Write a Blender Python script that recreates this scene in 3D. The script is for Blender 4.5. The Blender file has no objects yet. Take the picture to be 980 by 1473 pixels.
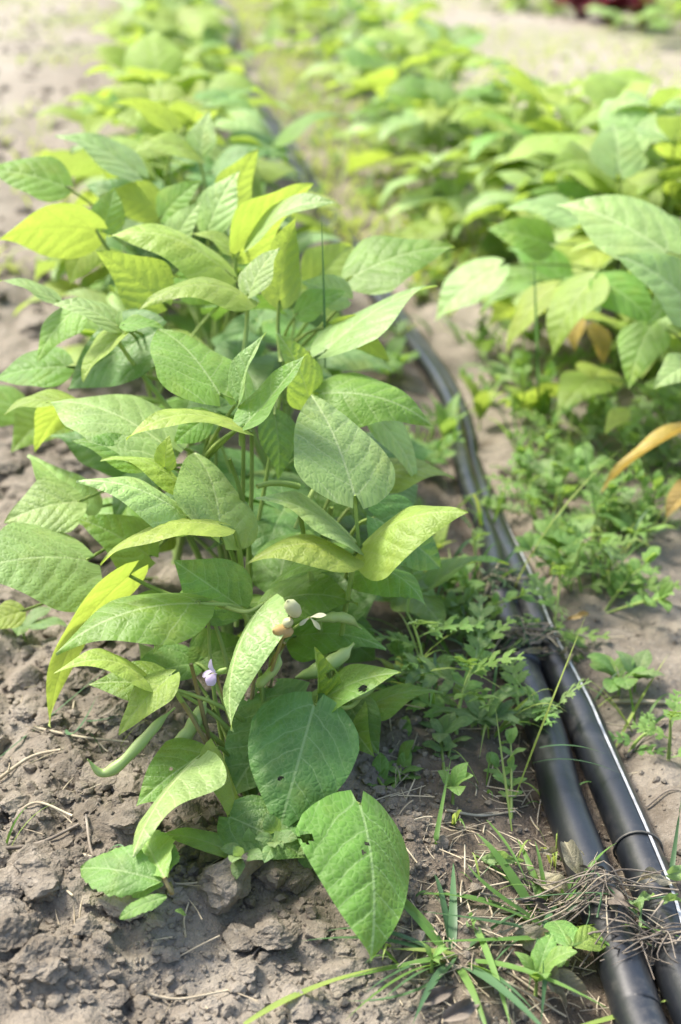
import bpy, math, random
import numpy as np
from mathutils import Vector, Matrix

R = math.radians
rnd = random.Random(7)
rng = np.random.default_rng(11)
sc = bpy.context.scene
col = sc.collection

# ------------------------------------------------------------------ camera, sky, sun, exposure
CAM_H, PITCH, FPX = 0.587, R(24.6), 2046.0
cam_d = bpy.data.cameras.new('camera')
cam = bpy.data.objects.new('camera', cam_d)
col.objects.link(cam)
cam.location = (0, 0, CAM_H)
cam.rotation_euler = (math.pi / 2 - PITCH, 0, 0)
cam_d.sensor_fit = 'VERTICAL'
cam_d.sensor_height = 36.0
cam_d.sensor_width = 24.0
cam_d.lens = 50.0
cam_d.clip_start = 0.02
cam_d.clip_end = 500
cam_d.dof.use_dof = True
cam_d.dof.focus_distance = 0.89
cam_d.dof.aperture_fstop = 5.8
sc.camera = cam

SUN_AZ, SUN_EL = R(-62), R(56)          # sun beyond the row, to its left
SUN_DIR = Vector((math.sin(SUN_AZ) * math.cos(SUN_EL), math.cos(SUN_AZ) * math.cos(SUN_EL), math.sin(SUN_EL)))
world = bpy.data.worlds.new('World')
sc.world = world
world.use_nodes = True
wn = world.node_tree.nodes
wn.clear()
sky = wn.new('ShaderNodeTexSky')
sky.sky_type = 'NISHITA'
sky.sun_disc = False
sky.sun_elevation = SUN_EL
sky.sun_rotation = SUN_AZ
sky.dust_density = 4.0
sky.air_density = 1.2
bg = wn.new('ShaderNodeBackground')
bg.inputs[1].default_value = 0.15
wo = wn.new('ShaderNodeOutputWorld')
world.node_tree.links.new(sky.outputs[0], bg.inputs[0])
world.node_tree.links.new(bg.outputs[0], wo.inputs[0])
sun_d = bpy.data.lights.new('sun', 'SUN')
sun_d.energy = 3.0
sun_d.angle = R(12.0)
sun_d.color = (1.0, 0.95, 0.86)
sun = bpy.data.objects.new('sun', sun_d)
col.objects.link(sun)
sun.rotation_euler = (-SUN_DIR).to_track_quat('-Z', 'Y').to_euler()
sc.view_settings.view_transform = 'Standard'
sc.view_settings.look = 'None'
sc.view_settings.gamma = 1.0
sc.view_settings.exposure = 1.22
sc.cycles.max_bounces = 6
sc.cycles.transmission_bounces = 4
sc.cycles.diffuse_bounces = 4
sc.cycles.glossy_bounces = 2
sc.cycles.use_denoising = True
sc.cycles.caustics_reflective = False
sc.cycles.caustics_refractive = False

# ------------------------------------------------------------------ picture <-> place helpers
CAM = Vector((0, 0, CAM_H))
CF = Vector((0, math.cos(PITCH), -math.sin(PITCH)))
CU = Vector((0, math.sin(PITCH), math.cos(PITCH)))
CR = Vector((1, 0, 0))


def ray(px, py):
    return CF * FPX + CR * (px - 490.0) + CU * (736.5 - py)


def at(px, py, Y):
    """the point at distance Y along the row direction seen at that pixel"""
    d = ray(px, py)
    return CAM + d * (Y / d.y)


def gp(px, py, z=0.0):
    d = ray(px, py)
    return CAM + d * ((z - CAM_H) / d.z)


def pscale(p):
    return FPX / (Vector(p) - CAM).dot(CF)


# ------------------------------------------------------------------ noise
def _h(ix, iy, s):
    n = (ix.astype(np.int64) * 374761393 + iy.astype(np.int64) * 668265263 + s * 1442695041) & 0x7fffffff
    n = ((n ^ (n >> 13)) * 1274126177) & 0x7fffffff
    n = ((n ^ (n >> 16)) * 2246822519) & 0x7fffffff
    return ((n ^ (n >> 15)) & 0xffffff) / float(0xffffff)


def vnoise(x, y, s=0):
    ix, iy = np.floor(x), np.floor(y)
    fx, fy = x - ix, y - iy
    fx, fy = fx * fx * (3 - 2 * fx), fy * fy * (3 - 2 * fy)
    a, b = _h(ix, iy, s), _h(ix + 1, iy, s)
    c, d = _h(ix, iy + 1, s), _h(ix + 1, iy + 1, s)
    return (a + (b - a) * fx) * (1 - fy) + (c + (d - c) * fx) * fy


def fbm(x, y, f, o=3, s=0):
    v, a, t = 0.0, 1.0, 0.0
    for k in range(o):
        v = v + a * vnoise(x * f + 17.3 * k, y * f - 9.1 * k, s + k)
        t += a
        a *= 0.5
        f *= 2.03
    return v / t


def worley(x, y, f, s=0):
    X, Y = x * f, y * f
    ix, iy = np.floor(X), np.floor(Y)
    best = np.full(np.shape(X), 9.0)
    for dx in (-1, 0, 1):
        for dy in (-1, 0, 1):
            cx, cy = ix + dx, iy + dy
            px, py = cx + _h(cx, cy, s), cy + _h(cx, cy, s + 5)
            r = 0.65 + 0.6 * _h(cx, cy, s + 9)
            best = np.minimum(best, np.sqrt((X - px) ** 2 + (Y - py) ** 2) / r)
    return best


# ------------------------------------------------------------------ pipes' courses (needed by the ground)
P1_PX = [(985, 1600), (925, 1455), (915, 1423), (882, 1330), (842, 1222), (810, 1136), (789, 1050), (765, 990), (745, 930),
         (722, 856), (707, 769), (678, 697), (663, 640), (652, 582), (624, 524), (590, 478), (552, 431), (510, 380),
         (483, 342), (452, 280), (416, 221), (396, 190), (371, 158), (345, 130), (323, 92), (327, 68), (341, 38),
         (331, 16), (300, -10)]
P2_PX = [(1075, 1600), (1005, 1440), (976, 1366), (955, 1294), (925, 1222), (888, 1136), (852, 1050), (840, 1020), (810, 960), (786, 915),
         (762, 856), (741, 804), (722, 759), (700, 700), (684, 640), (672, 582), (646, 524), (612, 476), (574, 428),
         (534, 376), (508, 338), (470, 280), (432, 221), (411, 190), (385, 158), (357, 130), (333, 92)]


def smooth_path(pts, n):
    """Catmull-Rom through pts, n points per span"""
    p = np.array(pts, float)
    p = np.vstack([2 * p[0] - p[1], p, 2 * p[-1] - p[-2]])
    out = []
    t = np.linspace(0, 1, n, endpoint=False)[:, None]
    for i in range(1, len(p) - 2):
        a, b, c, d = p[i - 1], p[i], p[i + 1], p[i + 2]
        out.append(0.5 * ((2 * b) + (c - a) * t + (2 * a - 5 * b + 4 * c - d) * t * t + (3 * b - a - 3 * c + d) * t ** 3))
    out.append(p[-2][None])
    return np.vstack(out)


P1_XY = smooth_path([tuple(gp(x, y, .014))[:2] for x, y in P1_PX], 5)
P2_XY = smooth_path([tuple(gp(x, y, .014))[:2] for x, y in P2_PX], 5)


def poly_dist(x, y, P):
    d = np.full(np.shape(x), 99.0)
    for i in range(0, len(P) - 1, 2):
        j = min(i + 2, len(P) - 1)
        ax, ay = P[i]
        bx, by = P[j]
        vx, vy = bx - ax, by - ay
        t = np.clip(((x - ax) * vx + (y - ay) * vy) / (vx * vx + vy * vy + 1e-12), 0, 1)
        d = np.minimum(d, np.hypot(x - ax - t * vx, y - ay - t * vy))
    return d


# row lines on the ground
def row_x(y):          # left row's centre
    return -0.048 - 0.112 * (np.asarray(y) - 0.8)


def sstep(a, b, x):
    t = np.clip((x - a) / (b - a), 0, 1)
    return t * t * (3 - 2 * t)


def gz(x, y):
    x = np.asarray(x, float)
    y = np.asarray(y, float)
    rx = x - row_x(y)
    near = 1 - sstep(3.0, 6.0, np.hypot(x, y))
    z = (fbm(x, y, 2.2, 3, 1) - .5) * .030 * (1 - .5 * near)
    z = z + (fbm(x, y, 9.0, 3, 4) - .5) * .016
    z = z + .006 * np.exp(-(rx / .09) ** 2)
    rough = np.clip(1 - sstep(.05, .22, rx), 0, 1)                 # tilled soil on the left, trodden on the right
    rough = np.maximum(rough * (1 - .4 * np.exp(-(rx / .07) ** 2)), .28)
    patch = sstep(.35, .62, fbm(x, y, 5.0, 2, 31))
    w1 = np.clip(1 - worley(x, y, 17.0, 3), 0, 1) ** .6
    w2 = np.clip(1 - worley(x, y, 46.0, 8), 0, 1) ** .8
    w3 = np.clip(1 - worley(x, y, 95.0, 12), 0, 1)
    cl = (.030 * w1 * patch + .011 * w2 + .0045 * w3) * rough
    cl = cl + (fbm(x, y, 60.0, 3, 14) - .5) * .010 * (.4 + .6 * rough)
    dp = np.full(x.shape, 9.0)
    c = (x > -.7) & (x < .6) & (y < 8) & (y > .2)
    dp[c] = np.minimum(poly_dist(x[c], y[c], P1_XY), poly_dist(x[c], y[c], P2_XY))
    calm = sstep(.012, .05, dp)
    return (z + cl * near * calm + (-.004) * (1 - calm))


def g1(x, y):
    """height of the ground sheet, read off its grid"""
    i = min(max(int(np.searchsorted(gx, x)) - 1, 0), len(gx) - 2)
    j = min(max(int(np.searchsorted(gy, y)) - 1, 0), len(gy) - 2)
    a, b = (x - gx[i]) / (gx[i + 1] - gx[i]), (y - gy[j]) / (gy[j + 1] - gy[j])
    return float((GZ2[i, j] * (1 - a) + GZ2[i + 1, j] * a) * (1 - b) + (GZ2[i, j + 1] * (1 - a) + GZ2[i + 1, j + 1] * a) * b)


def on_ground(px, py):
    p = gp(px, py)
    return Vector((p.x, p.y, g1(p.x, p.y)))


# ------------------------------------------------------------------ node helpers and materials
def new_mat(name):
    m = bpy.data.materials.new(name)
    m.use_nodes = True
    nt = m.node_tree
    nt.nodes.clear()
    return m, nt


def N(nt, kind, **kw):
    n = nt.nodes.new(kind)
    for k, v in kw.items():
        if k.startswith('i_'):
            n.inputs[int(k[2:])].default_value = v
        else:
            setattr(n, k, v)
    return n


def mth(nt, op, a, b=None, c=None, clamp=False):
    n = nt.nodes.new('ShaderNodeMath')
    n.operation = op
    n.use_clamp = clamp
    for i, v in enumerate((a, b, c)):
        if v is None:
            continue
        if isinstance(v, (int, float)):
            n.inputs[i].default_value = v
        else:
            nt.links.new(v, n.inputs[i])
    return n.outputs[0]


def mixc(nt, f, a, b, blend='MIX'):
    n = nt.nodes.new('ShaderNodeMix')
    n.data_type = 'RGBA'
    n.blend_type = blend
    for i, v in ((0, f), (6, a), (7, b)):
        if isinstance(v, (int, float)):
            n.inputs[i].default_value = v
        elif isinstance(v, tuple):
            n.inputs[i].default_value = (*v[:3], 1)
        else:
            nt.links.new(v, n.inputs[i])
    return n.outputs[2]


def sm(nt, a, b, x):
    n = nt.nodes.new('ShaderNodeMapRange')
    n.interpolation_type = 'SMOOTHSTEP'
    nt.links.new(x, n.inputs[0])
    n.inputs[1].default_value = a
    n.inputs[2].default_value = b
    return n.outputs[0]


def noise(nt, vec, scale, detail=3, rough=.55, dist=0):
    n = N(nt, 'ShaderNodeTexNoise')
    n.inputs['Scale'].default_value = scale
    n.inputs['Detail'].default_value = detail
    n.inputs['Roughness'].default_value = rough
    n.inputs['Distortion'].default_value = dist
    if vec is not None:
        nt.links.new(vec, n.inputs['Vector'])
    return n.outputs[0]


def leaf_mat(name, front, trans, vein, tmix=.45, nveins=5.6, rough=.5, spots=.5, quilt=.5, hue=.025, back=(.19, .30, .08)):
    m, nt = new_mat(name)
    L = nt.links.new
    uv = N(nt, 'ShaderNodeUVMap').outputs[0]
    oi = N(nt, 'ShaderNodeObjectInfo')
    geo = N(nt, 'ShaderNodeNewGeometry')
    # every leaf its own offset in the noise fields
    off = N(nt, 'ShaderNodeVectorMath', operation='ADD')
    cmb = N(nt, 'ShaderNodeCombineXYZ')
    L(mth(nt, 'MULTIPLY', oi.outputs['Random'], 37.0), cmb.inputs[0])
    L(mth(nt, 'MULTIPLY', oi.outputs['Random'], 91.0), cmb.inputs[1])
    L(uv, off.inputs[0]); L(cmb.outputs[0], off.inputs[1])
    vec = off.outputs[0]
    sep = N(nt, 'ShaderNodeSeparateXYZ')
    L(uv, sep.inputs[0])
    x = mth(nt, 'ABSOLUTE', sep.outputs[0])
    v = sep.outputs[1]
    wob = mth(nt, 'MULTIPLY', mth(nt, 'SUBTRACT', noise(nt, vec, 3.5, 3), .5), .13)
    q = mth(nt, 'SUBTRACT', mth(nt, 'ADD', v, wob), mth(nt, 'ADD', mth(nt, 'MULTIPLY', x, .55), mth(nt, 'MULTIPLY', mth(nt, 'MULTIPLY', x, x), 1.5)))
    ph = mth(nt, 'ADD', mth(nt, 'MULTIPLY', mth(nt, 'ADD', q, 1.0), nveins), mth(nt, 'MULTIPLY', mth(nt, 'GREATER_THAN', sep.outputs[0], 0.0), .38))
    pp = mth(nt, 'MULTIPLY', mth(nt, 'PINGPONG', ph, .5), 2.0)
    lat = mth(nt, 'MULTIPLY', mth(nt, 'SUBTRACT', 1.0, sm(nt, .02, .11, pp)), mth(nt, 'SUBTRACT', 1.0, sm(nt, .18, .5, x)))
    mid = mth(nt, 'SUBTRACT', 1.0, sm(nt, .005, .014, x))
    vo = N(nt, 'ShaderNodeTexVoronoi', feature='DISTANCE_TO_EDGE')
    vo.inputs['Scale'].default_value = 22
    L(vec, vo.inputs['Vector'])
    net = mth(nt, 'SUBTRACT', 1.0, sm(nt, .0, .10, vo.outputs['Distance']))
    veins = mth(nt, 'MAXIMUM', mid, mth(nt, 'MULTIPLY', lat, .75))
    vall = mth(nt, 'MAXIMUM', veins, mth(nt, 'MULTIPLY', net, .28))
    n1 = noise(nt, vec, 4.0, 3)
    n2 = noise(nt, vec, 30.0, 2)
    # colours
    dk = tuple(c * .72 for c in front)
    base = mixc(nt, sm(nt, .3, .7, n1), dk, front)
    yl = mth(nt, 'MULTIPLY', sm(nt, .5, .75, noise(nt, vec, 2.2, 3, .6)), .45)
    base = mixc(nt, yl, base, tuple(min(.8, a * .6 + b * .6) for a, b in zip(front, (.34, .30, .04))))
    base = mixc(nt, mth(nt, 'MULTIPLY', vall, .75), base, vein)
    hsv = N(nt, 'ShaderNodeHueSaturation')
    L(base, hsv.inputs['Color'])
    L(mth(nt, 'ADD', .5 - hue / 2, mth(nt, 'MULTIPLY', oi.outputs['Random'], hue)), hsv.inputs['Hue'])
    r2 = mth(nt, 'FRACT', mth(nt, 'MULTIPLY', oi.outputs['Random'], 7.31))
    L(mth(nt, 'ADD', .82, mth(nt, 'MULTIPLY', r2, .36)), hsv.inputs['Value'])
    base = hsv.outputs[0]
    base = mixc(nt, mth(nt, 'MULTIPLY', geo.outputs['Backfacing'], .55), base, back)
    tr = mixc(nt, sm(nt, .25, .75, n1), tuple(c * .85 for c in trans), trans)
    tr = mixc(nt, mth(nt, 'MULTIPLY', vall, .55), tr, tuple(c * .45 for c in trans))
    if spots > 0:
        sp1 = mth(nt, 'MULTIPLY', sm(nt, .70, .75, noise(nt, vec, 9.0, 4, .7)), spots)
        sp2 = mth(nt, 'MULTIPLY', sm(nt, .68, .74, noise(nt, vec, 42.0, 2)), spots * .7)
        base = mixc(nt, sp2, base, (.34, .38, .16))
        base = mixc(nt, sp1, base, (.30, .22, .10))
        tr = mixc(nt, sp1, tr, (.22, .12, .03))
    # relief
    puff = mth(nt, 'MULTIPLY', sm(nt, .0, .8, pp), sm(nt, .0, .05, x))
    hgt = mth(nt, 'ADD', mth(nt, 'ADD', mth(nt, 'MULTIPLY', puff, .40), mth(nt, 'MULTIPLY', noise(nt, vec, 13.0, 3, .6), .85)), mth(nt, 'ADD', mth(nt, 'MULTIPLY', sm(nt, .0, .3, vo.outputs['Distance']), .20), mth(nt, 'MULTIPLY', n2, .06)))
    bmp = N(nt, 'ShaderNodeBump')
    bmp.inputs['Strength'].default_value = quilt
    bmp.inputs['Distance'].default_value = .0022
    L(hgt, bmp.inputs['Height'])
    pr = N(nt, 'ShaderNodeBsdfPrincipled')
    L(base, pr.inputs['Base Color'])
    pr.inputs['Roughness'].default_value = rough
    pr.inputs['Specular IOR Level'].default_value = .42
    pr.inputs['Sheen Weight'].default_value = .06
    pr.inputs['Sheen Roughness'].default_value = .45
    L(bmp.outputs[0], pr.inputs['Normal'])
    tl = N(nt, 'ShaderNodeBsdfTranslucent')
    L(tr, tl.inputs[0])
    L(bmp.outputs[0], tl.inputs['Normal'])
    mx = N(nt, 'ShaderNodeMixShader')
    mx.inputs[0].default_value = tmix
    L(pr.outputs[0], mx.inputs[1]); L(tl.outputs[0], mx.inputs[2])
    out = N(nt, 'ShaderNodeOutputMaterial')
    L(mx.outputs[0], out.inputs[0])
    return m


def plain_mat(name, c1, c2, scale=30, rough=.6, bump=.2, bdist=.001, spec=.4, trans=None, tmix=.3, stretch=None):
    m, nt = new_mat(name)
    L = nt.links.new
    tc = N(nt, 'ShaderNodeTexCoord').outputs['Object']
    oi = N(nt, 'ShaderNodeObjectInfo')
    if stretch:
        mp = N(nt, 'ShaderNodeMapping')
        mp.inputs['Scale'].default_value = stretch
        L(tc, mp.inputs[0])
        tc = mp.outputs[0]
    n1 = noise(nt, tc, scale, 4, .6)
    c = mixc(nt, sm(nt, .3, .7, n1), c1, c2)
    hsv = N(nt, 'ShaderNodeHueSaturation')
    L(c, hsv.inputs['Color'])
    L(mth(nt, 'ADD', .8, mth(nt, 'MULTIPLY', oi.outputs['Random'], .4)), hsv.inputs['Value'])
    bm = N(nt, 'ShaderNodeBump')
    bm.inputs['Strength'].default_value = bump
    bm.inputs['Distance'].default_value = bdist
    L(noise(nt, tc, scale * 3, 4, .65), bm.inputs['Height'])
    pr = N(nt, 'ShaderNodeBsdfPrincipled')
    L(hsv.outputs[0], pr.inputs['Base Color'])
    pr.inputs['Roughness'].default_value = rough
    pr.inputs['Specular IOR Level'].default_value = spec
    L(bm.outputs[0], pr.inputs['Normal'])
    out = N(nt, 'ShaderNodeOutputMaterial')
    sh = pr.outputs[0]
    if trans:
        tl = N(nt, 'ShaderNodeBsdfTranslucent')
        tl.inputs[0].default_value = (*trans, 1)
        mx = N(nt, 'ShaderNodeMixShader')
        mx.inputs[0].default_value = tmix
        L(sh, mx.inputs[1]); L(tl.outputs[0], mx.inputs[2])
        sh = mx.outputs[0]
    L(sh, out.inputs[0])
    return m


def soil_mat(name, ground=False):
    m, nt = new_mat(name)
    L = nt.links.new
    geo = N(nt, 'ShaderNodeNewGeometry')
    pos = geo.outputs['Position']
    a = noise(nt, pos, 3.0, 4)
    b = noise(nt, pos, 22.0, 5, .65)
    c = noise(nt, pos, 140.0, 4, .7)
    d = noise(nt, pos, 420.0, 3, .7)
    c1 = mixc(nt, sm(nt, .3, .7, b), (.138, .117, .090), (.250, .219, .174))
    c1 = mixc(nt, mth(nt, 'MULTIPLY', sm(nt, .42, .7, a), .6), c1, (.33, .297, .25))
    c1 = mixc(nt, mth(nt, 'MULTIPLY', sm(nt, .5, .75, c), .45), c1, (.37, .33, .273))
    c1 = mixc(nt, mth(nt, 'MULTIPLY', sm(nt, .55, .8, d), .4), c1, (.10, .075, .055))
    mot = noise(nt, pos, 7.0, 5, .7)
    c1 = mixc(nt, mth(nt, 'MULTIPLY', sm(nt, .48, .68, mot), .45), c1, (.13, .10, .075))
    if ground:
        sep = N(nt, 'ShaderNodeSeparateXYZ')
        L(pos, sep.inputs[0])
        # dry crust away from the watered rows, paled to paint in glare washout; thin green growth far off
        rx = mth(nt, 'SUBTRACT', sep.outputs[0], mth(nt, 'ADD', .042, mth(nt, 'MULTIPLY', sep.outputs[1], -.112)))
        dry = mth(nt, 'MAXIMUM', sm(nt, .20, .75, rx), sm(nt, .12, .7, mth(nt, 'MULTIPLY', rx, -1.0)))
        c1 = mixc(nt, mth(nt, 'MULTIPLY', dry, .6), c1, (.385, .35, .285))
        wet = mth(nt, 'MULTIPLY', sm(nt, .04, .12, rx), mth(nt, 'SUBTRACT', 1.0, sm(nt, .19, .28, mth(nt, 'ADD', rx, mth(nt, 'MULTIPLY', mth(nt, 'SUBTRACT', b, .5), .2)))))
        wet = mth(nt, 'MULTIPLY', wet, mth(nt, 'SUBTRACT', 1.0, sm(nt, 1.2, 2.4, sep.outputs[1])))
        c1 = mixc(nt, mth(nt, 'MULTIPLY', wet, .62), c1, (.095, .070, .048))
        g = mth(nt, 'MULTIPLY', sm(nt, .48, .66, noise(nt, pos, 1.6, 4, .6)), sm(nt, 3.2, 6.0, sep.outputs[1]))
        c1 = mixc(nt, mth(nt, 'MULTIPLY', g, .7), c1, (.20, .235, .09))
    h = mth(nt, 'ADD', mth(nt, 'MULTIPLY', b, .9), mth(nt, 'ADD', mth(nt, 'MULTIPLY', c, .65), mth(nt, 'MULTIPLY', d, .34)))
    bm = N(nt, 'ShaderNodeBump')
    bm.inputs['Strength'].default_value = .9
    bm.inputs['Distance'].default_value = .006
    L(h, bm.inputs['Height'])
    pr = N(nt, 'ShaderNodeBsdfPrincipled')
    L(c1, pr.inputs['Base Color'])
    pr.inputs['Roughness'].default_value = .95
    pr.inputs['Specular IOR Level'].default_value = .15
    L(bm.outputs[0], pr.inputs['Normal'])
    out = N(nt, 'ShaderNodeOutputMaterial')
    L(pr.outputs[0], out.inputs[0])
    return m


M = {}
M['soil'] = soil_mat('soil', True)
M['clod'] = soil_mat('soil_clod')
M['bean'] = leaf_mat('bean_leaf', (.165, .335, .055), (.44, .62, .08), (.40, .54, .22), tmix=.42)
M['bean_pale'] = leaf_mat('bean_leaf_pale_lit', (.30, .465, .150), (.48, .64, .11), (.52, .64, .30), tmix=.34, rough=.46, quilt=.55)  # brightness of sunlit leaves put into the colour
M['bean_dark'] = leaf_mat('bean_leaf_old_shaded', (.13, .265, .062), (.25, .45, .06), (.29, .41, .17), tmix=.32, spots=.8)  # older leaves, and shade painted into leaves turned from the sun
M['bean_young_glow'] = leaf_mat('bean_leaf_young_glow', (.33, .46, .085), (.50, .65, .09), (.44, .54, .17), tmix=.46, spots=.35)  # young leaves, and backlit glow put into the yellow-green
M['bean_yellow'] = leaf_mat('bean_leaf_yellowed', (.44, .33, .075), (.52, .36, .07), (.34, .28, .10), tmix=.36, spots=1.0, back=(.45, .30, .06))
M['weed'] = leaf_mat('weed_leaf', (.20, .38, .085), (.38, .58, .09), (.36, .50, .19), nveins=6, quilt=.35, spots=.25)
M['weed_grey'] = leaf_mat('weed_leaf_grey', (.21, .345, .12), (.32, .48, .11), (.36, .47, .23), nveins=6, quilt=.3, spots=.25)
M['lettuce'] = leaf_mat('red_lettuce_leaf', (.075, .012, .022), (.26, .02, .04), (.22, .08, .09), spots=0, back=(.14, .03, .04))
M['dry_leaf'] = leaf_mat('withered_leaf', (.30, .27, .19), (.36, .30, .16), (.40, .36, .26), tmix=.25, spots=.8, rough=.8, back=(.30, .27, .20))
M['dry_dark'] = plain_mat('withered_dark', (.09, .075, .06), (.20, .17, .135), 60, .9, .5, .002)
M['stem'] = plain_mat('bean_stem', (.20, .31, .07), (.32, .42, .12), 25, .5, .2, .0006, trans=(.4, .5, .08), tmix=.18)
M['stem_brown'] = plain_mat('brown_stem', (.20, .17, .07), (.30, .25, .11), 40, .65, .3, .0006)
M['pod'] = plain_mat('bean_pod', (.28, .40, .13), (.40, .50, .20), 30, .42, .2, .001, trans=(.35, .5, .1), tmix=.2)
M['petal'] = plain_mat('mauve_petal', (.52, .40, .66), (.66, .56, .76), 60, .6, .1, .0005, trans=(.6, .5, .7), tmix=.35)
M['bud'] = plain_mat('cream_bud', (.36, .40, .20), (.50, .49, .32), 60, .6, .1, .0005, trans=(.6, .6, .4), tmix=.25)
M['petal_brown'] = plain_mat('faded_petal', (.40, .27, .09), (.50, .38, .18), 70, .7, .2, .0006)
M['grass'] = plain_mat('grass_blade', (.09, .20, .04), (.16, .29, .07), 12, .5, .1, .0005, trans=(.28, .46, .06), tmix=.4)
M['grass_dark'] = plain_mat('grass_blade_bluish', (.06, .13, .05), (.10, .19, .085), 12, .45, .1, .0005, trans=(.14, .28, .08), tmix=.3)
M['grass_pale'] = plain_mat('grass_blade_pale', (.22, .32, .07), (.32, .40, .11), 12, .5, .1, .0005, trans=(.5, .6, .1), tmix=.4)
M['straw'] = plain_mat('straw', (.27, .22, .15), (.48, .42, .30), 40, .8, .3, .0006)
M['twig'] = plain_mat('dry_root', (.15, .125, .095), (.28, .24, .19), 60, .85, .4, .001)


def pipe_mat():
    m, nt = new_mat('black_polyethylene')
    L = nt.links.new
    tc = N(nt, 'ShaderNodeTexCoord').outputs['Object']
    geo = N(nt, 'ShaderNodeNewGeometry')
    n1 = noise(nt, tc, 16, 5, .65)
    n2 = noise(nt, tc, 160, 4, .7)
    n3 = noise(nt, tc, 900, 2, .6)
    dust = mth(nt, 'MULTIPLY', sm(nt, .42, .75, n1), sm(nt, .35, .75, n2))
    base = mixc(nt, mth(nt, 'MULTIPLY', dust, .36), (.009, .011, .014), (.20, .18, .15))
    base = mixc(nt, mth(nt, 'MULTIPLY', sm(nt, .70, .76, n3), .35), base, (.32, .29, .25))
    bm = N(nt, 'ShaderNodeBump')
    bm.inputs['Strength'].default_value = .12
    bm.inputs['Distance'].default_value = .001
    L(n2, bm.inputs['Height'])
    pr = N(nt, 'ShaderNodeBsdfPrincipled')
    L(base, pr.inputs['Base Color'])
    L(mth(nt, 'ADD', .27, mth(nt, 'MULTIPLY', n1, .14)), pr.inputs['Roughness'])
    pr.inputs['Specular IOR Level'].default_value = .75
    L(bm.outputs[0], pr.inputs['Normal'])
    out = N(nt, 'ShaderNodeOutputMaterial')
    L(pr.outputs[0], out.inputs[0])
    return m


M['pipe'] = pipe_mat()
M['stripe'] = plain_mat('white_print', (.40, .40, .39), (.74, .75, .76), 90, .5, .05)
M['wire'] = plain_mat('dull_wire', (.05, .05, .045), (.13, .12, .10), 60, .55, .2)


# ------------------------------------------------------------------ object helpers
def link_mesh(name, verts, faces, mat, parent=None, uvs=None, smooth=True, origin=None):
    v = np.asarray(verts, float)
    if origin is not None:
        v = v - np.array(origin)
    me = bpy.data.meshes.new(name)
    me.from_pydata(v.tolist(), [], faces)
    if uvs is not None:
        ul = me.uv_layers.new(name='UVMap')
        idx = np.empty(len(me.loops), np.int32)
        me.loops.foreach_get('vertex_index', idx)
        ul.data.foreach_set('uv', np.asarray(uvs, np.float32)[idx].ravel())
    if smooth:
        me.polygons.foreach_set('use_smooth', np.ones(len(me.polygons), bool))
    me.materials.append(M[mat] if isinstance(mat, str) else mat)
    o = bpy.data.objects.new(name, me)
    col.objects.link(o)
    if parent is not None:
        o.parent = parent
    return o


def put(name, mesh, mat4, parent=None):
    o = bpy.data.objects.new(name, mesh)
    col.objects.link(o)
    o.matrix_basis = mat4
    if parent is not None:
        o.parent = parent
    return o


def thing(name, label, cat, loc, group=None):
    o = bpy.data.objects.new(name, None)
    o.empty_display_size = .02
    col.objects.link(o)
    o.location = loc
    tag(o, label, cat, group)
    return o


def tag(o, label, cat, group=None, kind=None):
    if label:
        o['label'] = label
    if cat:
        o['category'] = cat
    if group:
        o['group'] = group
    if kind:
        o['kind'] = kind
    return o


class Geo:
    """collects vertices and faces of one mesh"""
    def __init__(s):
        s.v, s.f, s.u, s.n = [], [], [], 0

    def add(s, v, f, u=None):
        v = np.asarray(v, float)
        s.v.append(v)
        s.f.extend([tuple(i + s.n for i in q) for q in f])
        s.u.append(np.zeros((len(v), 2)) if u is None else np.asarray(u, float))
        s.n += len(v)

    def link(s, name, mat, parent=None, origin=None, smooth=True):
        return link_mesh(name, np.vstack(s.v), s.f, mat, parent, np.vstack(s.u), smooth, origin)


def tube(points, radii, n=7, cap=True):
    P = np.asarray(points, float)
    m = len(P)
    rr = np.full(m, radii) if np.isscalar(radii) else np.asarray(radii, float)
    T = np.gradient(P, axis=0)
    T /= np.linalg.norm(T, axis=1)[:, None] + 1e-12
    ref = np.array([0, 0, 1.0]) if abs(T[:, 2]).mean() < .7 else np.array([1.0, 0, 0])
    A = np.cross(T, ref)
    A /= np.linalg.norm(A, axis=1)[:, None] + 1e-12
    B = np.cross(A, T)
    th = np.linspace(0, 2 * np.pi, n, endpoint=False)
    V = P[:, None] + rr[:, None, None] * (np.cos(th)[None, :, None] * A[:, None] + np.sin(th)[None, :, None] * B[:, None])
    V = V.reshape(-1, 3)
    F = []
    for i in range(m - 1):
        for j in range(n):
            k = (j + 1) % n
            F.append((i * n + j, i * n + k, (i + 1) * n + k, (i + 1) * n + j))
    if cap:
        F.append(tuple(range(n)))
        F.append(tuple((m - 1) * n + j for j in reversed(range(n))))
    return V, F


def bez(p0, p1, p2, n=8):
    t = np.linspace(0, 1, n)[:, None]
    p0, p1, p2 = (np.array(p, float) for p in (p0, p1, p2))
    return (1 - t) ** 2 * p0 + 2 * t * (1 - t) * p1 + t * t * p2


def ovate(p, q):
    t = np.array([0, .02, .05, .10, .16, .26, .33, .42, .5, .58, .66, .74, .82, .89, .95, 1])
    k = np.clip((t - .26) / .74, 0, 1)
    w = np.where(t < .26, .10 + .90 * np.sin(np.clip(t / .26, 0, 1) * math.pi / 2) ** .62, (1 - k ** p) * (1 - q * k))
    w[-1] = .008
    return t, w


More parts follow.
